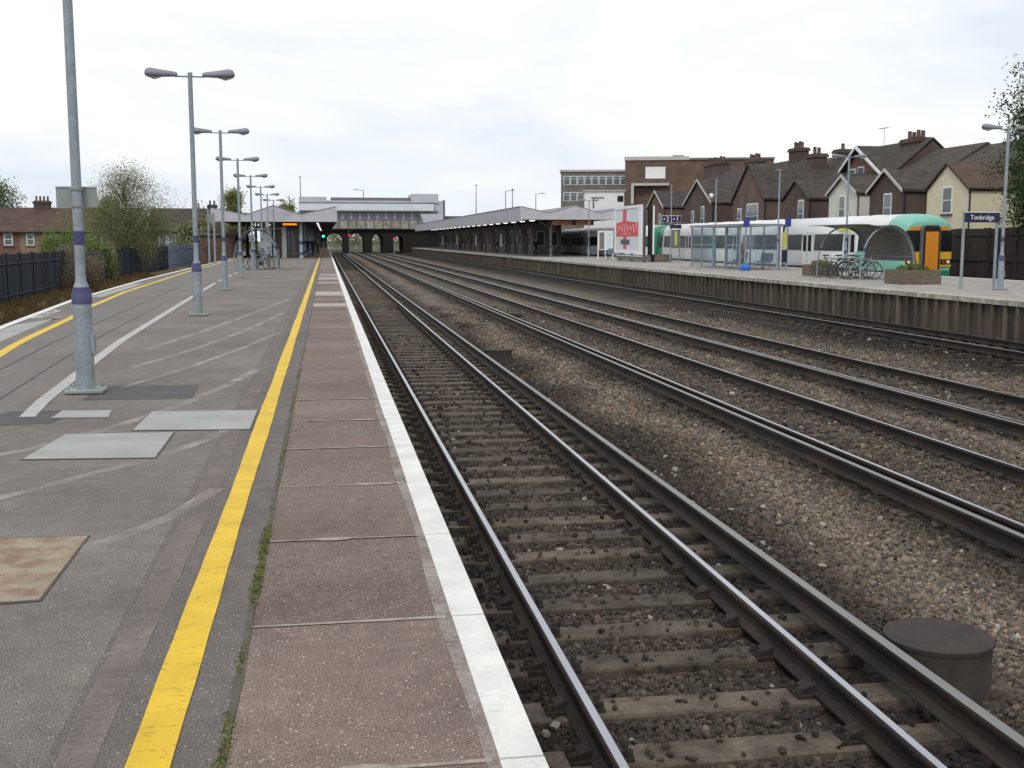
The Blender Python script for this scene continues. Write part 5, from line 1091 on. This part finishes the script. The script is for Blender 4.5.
def terrace(label, my0, my1, wy0, wy1, ze, zp, mridge, wall, tile, mwall=None, barge=None, wins=(), meave=5.6, wx=38.0):
    t = thing('terraced_house', label, 'house', (0, 0, 0), group='houses behind the train')
    mwall = mwall or M_BRICKD
    MB().prism([(43.0, -1.3), (52, -1.3), (52, meave), (47.5, mridge - .15), (43.0, meave)], 'y', my0 + .004, my1 - .004).build('wall', mwall, t)
    roof_y(t, 43.0, 52, my0 + .008, my1 - .008, meave, mridge, tile)
    MB().prism([(wy0, -1.3), (wy1, -1.3), (wy1, ze), ((wy0 + wy1) / 2, zp), (wy0, ze)], 'x', wx, 44.0).build('wing_wall', wall, t)
    rf = roof_x(t, wy0, wy1, wx - .18, 46.4, ze, zp, tile)
    c = (wy0 + wy1) / 2
    if barge:
        MB().prism([(wy0 - .22, ze - .16), (c, zp - .02), (wy1 + .22, ze - .16), (wy1 + .22, ze + .06), (c, zp + .2), (wy0 - .22, ze + .06)], 'x', wx - .24, wx - .19).build('bargeboard', barge, rf)
    MB().tube([(wx + .05, wy0 - .1, ze - .12), (44, wy0 - .1, ze - .12)], .06, 6).build('gutter', M_BLACK, t); MB().tube([(wx + .1, wy0 - .06, ze - .15), (wx + .1, wy0 - .06, -1.2)], .045, 6).build('downpipe', M_BLACK, t)
    for (u0, u1, z0, z1, face) in wins: window(t, face, u0, u1, z0, z1, wx if face == 'x' else wy0)
    return t
H1 = terrace('cream rendered house with single sash window in its gable', 56, 69.4, 63.2, 67.9, 4.68, 6.2, 8.1, M_CREAM, M_TILE2, wins=[(64.9, 66.0, 3.2, 4.85, 'x')])
H2 = terrace('dark brick house with white bargeboards between the cream and white houses', 69.4, 76.7, 71, 75.7, 4.9, 6.25, 8.3, M_BRICKD, M_TILE, barge=M_BARGE, wins=[(72.5, 73.6, 2.8, 4.75, 'x')])
H3 = terrace('white rendered house with gabled wing behind the train cab', 76.7, 84.3, 77.7, 82.3, 5.0, 6.2, 8.5, M_WRENDER, M_TILE, barge=M_BARGE, wins=[(79.5, 80.5, 2.9, 4.85, 'x')])
H4 = terrace('brown brick house with an attic gable window and white bargeboards', 84.3, 94, 86, 91, 4.9, 6.3, 9.5, M_BRICKD, M_TILE, wins=[(86.9, 88.0, 2.6, 4.8, 'x')])
H5 = terrace('tall brown brick gable with a chimney at its peak and white casements', 94, 106, 95.4, 103, 5.2, 8.3, 9.2, M_BRICKB, M_TILE, wins=[(96.7, 99.5, 2.6, 4.85, 'x'), (100.8, 101.8, 2.6, 4.5, 'x')])
H6 = terrace('dark gabled house with pale bargeboard and flat roofed dormer', 106, 121, 109, 117.6, 5.3, 7.6, 9.6, M_BRICKD, M_TILE, barge=M_PALEWALL, wins=[(111.3, 112.3, 2.6, 5.0, 'x'), (114.6, 115.4, 2.6, 4.6, 'x')])
H7 = terrace('farthest dark gabled house of the row, behind the poster hoarding', 121, 136, 125.3, 131.8, 5.3, 7.1, 9.6, M_BRICKB, M_TILE3, barge=M_BARGE, wins=[(126.5, 127.4, 2.6, 4.6, 'x')])
# attic gable of the fourth house
MB().prism([(86.2, 6.3), (93.6, 6.3), (93.6, 7.4), (90.9, 9.15), (86.2, 6.7)], 'x', 44.6, 47.2).build('attic_gable', M_BRICKR, H4)
ag = MB().prism([(85.9, 6.55), (90.9, 9.25), (93.9, 7.35), (93.9, 7.55), (90.9, 9.45), (85.9, 6.75)], 'x', 44.2, 47.5).build('attic_roof', M_TILE, H4)
MB().prism([(85.9, 6.5), (90.9, 9.2), (93.9, 7.3), (93.9, 7.55), (90.9, 9.46), (85.9, 6.76)], 'x', 44.1, 44.19).build('bargeboard', M_WHITE, ag)
window(H4, 'x', 90.0, 91.2, 6.5, 7.7, 44.6); window(H4, 'x', 91.6, 92.8, 6.7, 7.6, 44.6)
# dormer of the sixth house, shared row of three lights
D0 = MB().box(43.6, 47.4, 106.6, 114.6, 6.4, 8.3).build('dormer', M_WHITE, H6); MB().box(43.3, 47.5, 106.3, 114.9, 8.3, 8.5).build('dormer_roof', M_TILE3, D0)
for k in range(3): MB().box(43.56, 43.6, 107.0 + k * 2.5, 109.1 + k * 2.5, 6.9, 8.0).build('pane', M_GLASSB, D0)
for h_, a in ((H1, (46.9, 48.1, 68.2, 70.2, 7.2, 8.7, 3)), (H3, (46.9, 48.1, 85.6, 88.4, 7.4, 9.75, 4)), (H5, (46.9, 48.1, 109.2, 111.4, 8.4, 10.8, 4)), (H6, (46.9, 48.1, 120.6, 123.8, 8.6, 10.5, 4)), (H7, (46.9, 48.1, 131.8, 138, 8.6, 11.0, 6))): chimney(h_, *a)
chimney(H4, 46.9, 48.1, 99.6, 101, 8.5, 9.9, 1); chimney(H5, 44.0, 45.2, 98.6, 100.4, 7.2, 9.4, 2)
for y in (70.3, 92.4): 
    t = thing('television_aerial', 'thin television aerial on the roof of the ' + ('dark brick house' if y < 80 else 'attic gabled house'), 'aerial', (47.5, y, 8.35 if y < 80 else 9.55))
    MB().tube([(0, 0, 0), (0, 0, 1.6)], .025, 5).build('mast', M_SILVER, t); mb = MB().tube([(-.1, -.8, 1.5), (-.1, .8, 1.55)], .015, 4)
    for q in np.linspace(-.7, .7, 7): mb.tube([(-.35, q, 1.53), (.15, q, 1.53)], .01, 4)
    mb.build('elements', M_SILVER, t)
# office block, brown block, white shed
t = thing('office_block', 'grey brick office block with two rows of white framed windows', 'building', (39.5, 190, -1.3), R(-13)); ob = (-39.5, -190, 1.3)
def pb(mb, n, m, par=None):
    o = mb.build(n, m, par or t); o.location = ob if par is None else (0, 0, 0); return o
pb(MB().box(39.5, 52, 190, 205, -1.3, 13.0), 'wall', M_BRICKG); pb(MB().box(39.3, 52.2, 189.8, 205, 13.0, 13.35), 'parapet', M_PALEWALL)
for z0 in (10.8, 8.1, 5.2):
    x = 39.9
    while x < 50.5:
        f = pb(MB().box(x, x + 1.12, 189.93, 190, z0, z0 + 1.5), 'window', M_WHITE); pb(MB().box(x + .1, x + 1.02, 189.9, 189.93, z0 + .1, z0 + 1.0), 'pane', M_GLASSB, f); pb(MB().box(x + .1, x + 1.02, 189.9, 189.93, z0 + 1.08, z0 + 1.4), 'pane', M_GLASSB, f); x += 1.2
pb(MB().box(50.9, 51.9, 189.8, 190, 3, 12.9), 'stair_panel', M_TGREY)
t = thing('brick_block', 'large brown brick block with pale roof edge and blank white panel', 'building', (45.3, 170, -1.3), R(-17)); ob = (-45.3, -170, 1.3)
pb(MB().box(45.3, 67.5, 170, 186, -1.3, 13.6), 'wall', M_BRICKB); pb(MB().box(45.2, 55, 169.8, 186, 13.6, 14.15), 'parapet', M_PALEWALL); pb(MB().box(55, 67.6, 169.8, 186, 13.6, 13.9), 'parapet', M_GREYWALL)
pb(MB().box(48.4, 51.4, 169.9, 170, 10.85, 12.6), 'white_panel', M_WHITE); pb(MB().box(46.3, 52, 168.6, 170, 9.75, 10.1), 'pale_ledge', M_PALEWALL); pb(MB().box(46.3, 46.7, 168.6, 170, 7, 9.75), 'pale_ledge', M_PALEWALL); pb(MB().box(52.5, 54.2, 174, 176, 14.1, 14.6), 'roof_vent', M_TGREY)
t = thing('white_shed', 'white clad building above the far canopy with a small dark window', 'building', (31.2, 136, -1.3), R(-14)); ob = (-31.2, -136, 1.3)
pb(MB().box(31.2, 36.0, 136, 146, -1.3, 7.45), 'wall', M_WHITE); pb(MB().box(31.0, 36.2, 135.8, 146, 7.45, 7.6), 'roof_edge', M_PALEWALL); pb(MB().box(35.2, 35.9, 135.95, 136, 6.2, 6.9), 'window', M_GLASSD); pb(MB().box(32.0, 33.6, 135.96, 136, 6.6, 6.75), 'vent', M_TGREY); pb(MB().box(32.2, 32.4, 135.96, 136, 5.4, 6.6), 'downpipe', M_TGREY)

# terrace on the left
def left_house(label, x0, x1, yf, ze, zr, wall, tile, wins, chs):
    t = thing('terraced_house', label, 'house', ((x0 + x1) / 2, yf, -1.3), group='houses beyond the navy fence'); o_ = (-(x0 + x1) / 2, -yf, 1.3)
    def q(o): o.location = o_; return o
    q(MB().prism([(yf, -1.3), (yf + 8, -1.3), (yf + 8, ze), (yf + 4, zr), (yf, ze)], 'x', x0 + .003, x1 - .003).build('wall', wall, t))
    rf = q(MB().prism([(yf - .3, ze - .12), (yf + 4, zr), (yf + 8.3, ze - .12), (yf + 8.3, ze + .04), (yf + 4, zr + .16), (yf - .3, ze + .04)], 'x', x0 + .006, x1 - .006).build('roof', tile, t))
    MB().box(x0 + .01, x1 - .01, yf - .38, yf - .26, ze - .16, ze - .03).build('gutter', M_BLACK, rf)
    for (a, b, z0, z1) in wins: w = window(t, 'y', a, b, z0, z1, yf); w.location = o_
    for (a, b, z1, n) in chs:
        c = q(MB().box(a, b, yf + 3.4, yf + 4.6, zr - .6, z1).box(a - .1, b + .1, yf + 3.3, yf + 4.7, z1 - .3, z1 - .12).build('chimney', M_BRICKD, t))
        for k in range(n): MB().lathe([(.14, z1), (.11, z1 + .1), (.11, z1 + .45), (.14, z1 + .5)], 8, (a + (b - a) * (k + .5) / n, yf + 4)).build('chimney_pot', M_POT, c)
    return t
left_house('red brick terraced house at the left edge with brown roof', -44, -32.6, 130, 2.45, 5.0, M_BRICKR, M_TILE2, [(-34.2, -33.3, 1.0, 2.3), (-36.5, -35.6, 1.0, 2.3), (-40, -39, 1, 2.3)], [(-41, -39.6, 6, 4)])
left_house('tan brick terraced house with brown roof, second from the left', -32.6, -28.0, 130, 2.45, 5.0, M_BRICKT, M_TILE2, [(-31.9, -31.1, 1.0, 2.25), (-29.5, -28.8, 1.6, 2.3)], [(-31.8, -30.2, 5.9, 4)])
left_house('red brick terraced house with white sash windows behind the sign plates', -28.0, -20.5, 130, 2.45, 5.0, M_BRICKR, M_TILE2, [(-25.6, -24.8, 1.6, 2.3), (-24.2, -23.4, 1.0, 2.3), (-22.3, -21.5, 1.0, 2.3), (-27.4, -26.6, 1.0, 2.3)], [(-24.6, -22.9, 6.0, 6)])
left_house('brick house with tall white windows half hidden by the bare leaved tree', -20.5, -12.8, 138, 2.6, 5.2, M_BRICKT, M_TILE, [(-19.2, -18.3, .4, 2.3), (-18.2, -17.3, .4, 2.3), (-15.5, -14.8, 1.0, 2.2)], [(-13.9, -12.9, 5.8, 2)])
t = thing('brick_hut', 'low dark brown brick hut beyond the bay under the canopy end', 'building', (-9.9, 108, -1.3)); MB().box(-1.5, 1.7, 0, 8, 0, 3.3).build('wall', M_BRICKB, t); MB().box(-1.7, 1.9, -.2, 8.2, 3.3, 3.5).build('flat_roof', M_TGREY, t); MB().box(-1.1, -.2, -.04, 0, .2, 2.3).build('door', M_BRICKD, t)

# ================================================================== FENCES
FL = [(-10.1, 20), (-11.4, 44.4), (-12.2, 60), (-12.6, 80), (-12.9, 124)]
def fence_run(name, label, y0, y1, step, zt, m, gap, w):
    t = thing(name, label, 'fence', (interp(FL, y0), y0, -.78)); x0 = interp(FL, y0)
    y = y0; bm = MB().box(-.015, .015, 0, w, 0, zt).mesh('board', m); i = 0
    while y < y1:
        dx = (interp(FL, y + .3) - interp(FL, y)) / .3
        link('board', bm, t, (interp(FL, y) - x0 + RNG.normal(0, .006), y - y0, RNG.normal(0, .008)), -math.atan(dx) * -1 if 0 else math.atan(-dx)); y += w + gap; i += 1
    pm_ = MB().box(-.06, .06, -.06, .06, 0, zt + .06).mesh('post', m); y = y0
    while y < y1: link('post', pm_, t, (interp(FL, y) - x0 - .075 + .1 * (m is M_FENCE) * .6, y - y0, 0)); y += step
    a, b = interp(FL, y0) - x0, interp(FL, y1) - x0
    for z in (.35, zt - .35):
        mb = MB(); n = max(2, int((y1 - y0) / 6)); yy = np.linspace(y0, y1, n); mb.tube([(interp(FL, v) - x0 + .03, v - y0, z) for v in yy], .035, 4, sm=False); mb.build('rail', m, t)
    return t
fence_run('board_fence', 'dark navy close boarded fence beyond the bay line', 24, 96, 2.4, 1.84, M_FENCE, .008, .3)
fence_run('palisade_fence', 'pale blue palisade fence continuing behind the young tree', 96, 124, 2.75, 1.95, M_PALI, .16, .14)
t = thing('board_fence', 'tall dark wooden fence behind the train below the cream house', 'fence', (33.2, 30, -1.2))
bmd = [MB().box(0, .03 + .012 * q, .002, .198, 0, 3.35 + .02 * q).mesh('board', M_WOOD) for q in range(3)]
y = 0
while y < 46: link('board', bmd[RNG.integers(3)], t, (RNG.normal(0, .005), y, 0)); y += .2
for y in np.arange(0, 46.1, 2.3): MB().box(-.1, 0, y - .05, y + .05, 0, 3.4).build('post', M_WOOD, t)
for z in (.5, 1.7, 3.0): MB().box(-.05, 0, 0, 46, z, z + .1).build('rail', M_WOOD, t)

# ================================================================== TREES, HEDGES, GRASS
def tree(name, label, loc, h, crown, m, nleaf, size, seed, trunk=.12, sparse_top=False, cz=None, clumps=26, shape='round', group='trees', sig=.17):
    g = np.random.default_rng(seed); t = thing(name, label, 'tree', loc, group=group)
    rx, rz_ = crown; cz = cz if cz is not None else h - rz_
    tr = MB(); tips = []
    tr.tube([(0, 0, 0), (.05 * g.normal(), .05 * g.normal(), h * .3), (.1 * g.normal(), .1 * g.normal(), h * .62), (0, 0, h * .9)], [trunk, trunk * .8, trunk * .45, trunk * .12], 8)
    for k in range(clumps):
        a = g.uniform(0, 2 * PI); u = g.uniform(-.85, .97)
        rr = rx * math.sqrt(max(.05, 1 - u * u)) * g.uniform(.45, 1.0)
        if shape == 'cone': rr = rx * (1 - (u + 1) / 2) * g.uniform(.6, 1.05)
        p = Vector((rr * math.cos(a), rr * math.sin(a), cz + u * rz_)); z0 = max(h * .12, p.z - rr * .9 - .3)
        z0 = min(z0, h * .85)
        mid = Vector((p.x * .45, p.y * .45, (z0 + p.z) / 2 + .1)); tr.tube([(0, 0, z0), mid, p], [trunk * .32, trunk * .18, trunk * .05], 5, cap=False)
        for q in range(3):
            e_ = p + Vector(g.normal(size=3)) * rx * .22; tr.tube([mid, e_], [trunk * .1, trunk * .03], 4, cap=False); tips.append(e_)
        tips.append(p)
    tr.build('trunk', M_BARK, t)
    tips = np.array([tuple(v) for v in tips]); per = nleaf // len(tips) + 1; pts = []
    for v in tips:
        k = int(per * g.uniform(.4, 1.6))
        if sparse_top and v[2] > cz + .25 * rz_: k = int(k * .45)
        pts.append(v + g.normal(size=(k, 3)) * np.array((sig, sig, sig * .9)) * rx)
    leaves('crown', t, m, np.concatenate(pts), size, g); return t
tree('young_tree', 'airy young tree with thin upper twigs behind the navy fence', (-13.3, 80, -1.2), 8.0, (2.5, 3.0), M_LEAFO, 60000, .046, 11, .12, True, 4.3, 90)
tree('conifer_tree', 'pointed green tree beyond the near canopy', (-11.6, 150, -1.3), 9.2, (2.3, 3.6), M_LEAFY, 14000, .11, 12, .15, False, 5.2, 60, 'cone')
tree('broad_tree', 'green tree top peeking in at the left edge above the roofs', (-45.4, 165, -1.3), 10.2, (4.0, 2.4), M_LEAF, 9000, .13, 13, .2, False, 7.8, 40)
tree('broad_tree', 'large dark green tree at the right edge beside the cream house', (36.6, 49.5, -1.3), 11.6, (3.9, 5.0), M_LEAFD, 150000, .075, 14, .2, False, 6.6, 170, sig=.10)
tree('broad_tree', 'yellow green tree behind the left end of the bridge', (-8.2, 262, -1.3), 11.5, (3.0, 4), M_LEAFY, 5000, .2, 15, .2, False, 6.8, 30)
for i, (x, y, h, r_) in enumerate(((-2, 330, 9, 5), (6, 345, 8, 5), (13, 338, 9, 5), (20, 350, 10, 6), (-10, 340, 9, 5), (-19, 135 + 60, 6.5, 3), (-14, 128, 4.3, 2.2))):
    tree('broad_tree', ['green tree beyond the leftmost bridge arch', 'green tree seen through the second bridge arch', 'green tree seen through the third bridge arch', 'green tree seen through the rightmost bridge arch', 'far tree behind the bridge abutment left of the tracks', 'distant tree between the brick houses and the near canopy', 'low tree beside the palisade fence'][i], (x, y, -1.3), h, (r_, h * .45), M_LEAFO, 5000, .2, 20 + i, .2, False, h * .55, 22)
def shrub(label, loc, r, m, n, size, seed, name='shrub', cat='shrub'):
    t = thing(name, label, cat, loc); g = np.random.default_rng(seed); pts = []; st = MB()
    for k in range(26):
        p = np.array((g.uniform(-1, 1) * r[0] * .75, g.uniform(-1, 1) * r[1] * .75, g.uniform(.25, .95) * r[2] * 1.0)); p[2] *= 1 - .3 * ((p[0] / r[0]) ** 2 + (p[1] / r[1]) ** 2)
        st.tube([(p[0] * .4, p[1] * .4, 0), tuple(p)], [.03, .008], 4, cap=False); pts.append(p + g.normal(size=(n // 26, 3)) * np.array(r) * .17)
    p = np.concatenate(pts); p[:, 2] = np.maximum(p[:, 2], .02); st.build('stems', M_BARK, t); leaves('foliage', t, m, p, size, g); return t
shrub('rounded bright green shrub above the navy fence before the brick houses', (-13.9, 66, -1.2), (1.7, 1.9, 2.9), M_LEAFG, 40000, .05, 31)
shrub('brown twiggy hedge growing over the navy fence', (-11.9, 58.5, -.95), (.8, 4.6, 2.0), M_LEAFB, 34000, .04, 32, 'hedge', 'hedge')
shrub('green creeper hanging over the navy fence under the young tree', (-12.35, 69, -.9), (.45, 1.6, 1.8), M_LEAFO, 9000, .045, 33, 'creeper', 'creeper')
shrub('green bush at the foot of the young tree by the palisade', (-13.4, 83, -.9), (.9, 3.4, 2.9), M_LEAFO, 16000, .05, 34, 'bush', 'bush')
# dry grass bank between bay line and fence
bk = MB(); yy = np.linspace(16, 100, 30)
bx0 = lambda y: interp(BAY_EDGE, y) - 3.6
for a, b in zip(yy[:-1], yy[1:]):
    for u0, u1, z0, z1 in ((0, .5, -1.19, -.86), (.5, 1, -.86, -.76)):
        f = lambda y, u: bx0(y) * (1 - u) + (interp(FL, y) + .1) * u
        bk.quad((f(a, u1), a, z1), (f(a, u0), a, z0), (f(b, u0), b, z0), (f(b, u1), b, z1))
M_BANK = mat('bank_earth', srgb(112, 92, 66), .95, var=.3, scale=1.2, tint=srgb(94, 92, 54)); struct(bk.build('bank', M_BANK))
g = np.random.default_rng(40); n = 16000; yv = 22 + (g.random(n) ** 1.3) * 60; uv = g.random(n); xv = np.array([bx0(a) * (1 - u) + interp(FL, a) * u for a, u in zip(yv, uv)]); zv = np.where(uv < .5, -1.19 + .66 * uv, -.86 + .2 * (uv - .5))
hh = g.uniform(.08, .26, n) * (1 + .6 * np.sin(yv * 1.7) * np.sin(uv * 7)); an = g.uniform(0, PI, n); wv = .022
V = np.stack([np.stack([xv - wv * np.cos(an), yv - wv * np.sin(an), zv - .02], 1), np.stack([xv + wv * np.cos(an), yv + wv * np.sin(an), zv - .02], 1), np.stack([xv + g.normal(0, .07, n), yv + g.normal(0, .07, n), zv + hh], 1)], 1).reshape(-1, 3)
me = bpy.data.meshes.new('dry_grass'); me.from_pydata(V.tolist(), [], [(3 * i, 3 * i + 1, 3 * i + 2) for i in range(n)]); me.materials.append(M_GRASSD)
tag(link('dry_grass', me), 'dry brown grass on the bank before the navy fence', 'grass', kind='stuff')
# bay line rails
t = thing('railway_track', 'curving bay track hidden below the left platform edge', 'railway track', (-8, 20, ZR), group='railway tracks')
for o_ in (-.74, -2.245):
    mb = MB(); yy = np.arange(-4, 140, 3.0); P = [(interp(BAY_EDGE, y) + o_, y) for y in yy]
    for (xa, ya), (xb, yb) in zip(P[:-1], P[1:]):
        pr = rail_profile(0, ZR); n = len(pr); vs = [(xa + u, ya, z) for u, z in pr] + [(xb + u, yb, z) for u, z in pr]; mb.add(vs, [(i, (i + 1) % n, n + (i + 1) % n, n + i) for i in range(n)])
    mb.build('rail', M_RAIL, t, (8, -20, -ZR))
mb = MB(); y = -3
while y < 100: c = interp(BAY_EDGE, y) - 1.49; mb.box(c - 1.3 + 8, c + 1.3 + 8, y - 20 - .125, y - 20 + .125, -.25, -.185); y += SP
tag(mb.build('sleeper', M_SLEEPER, t), kind='stuff')
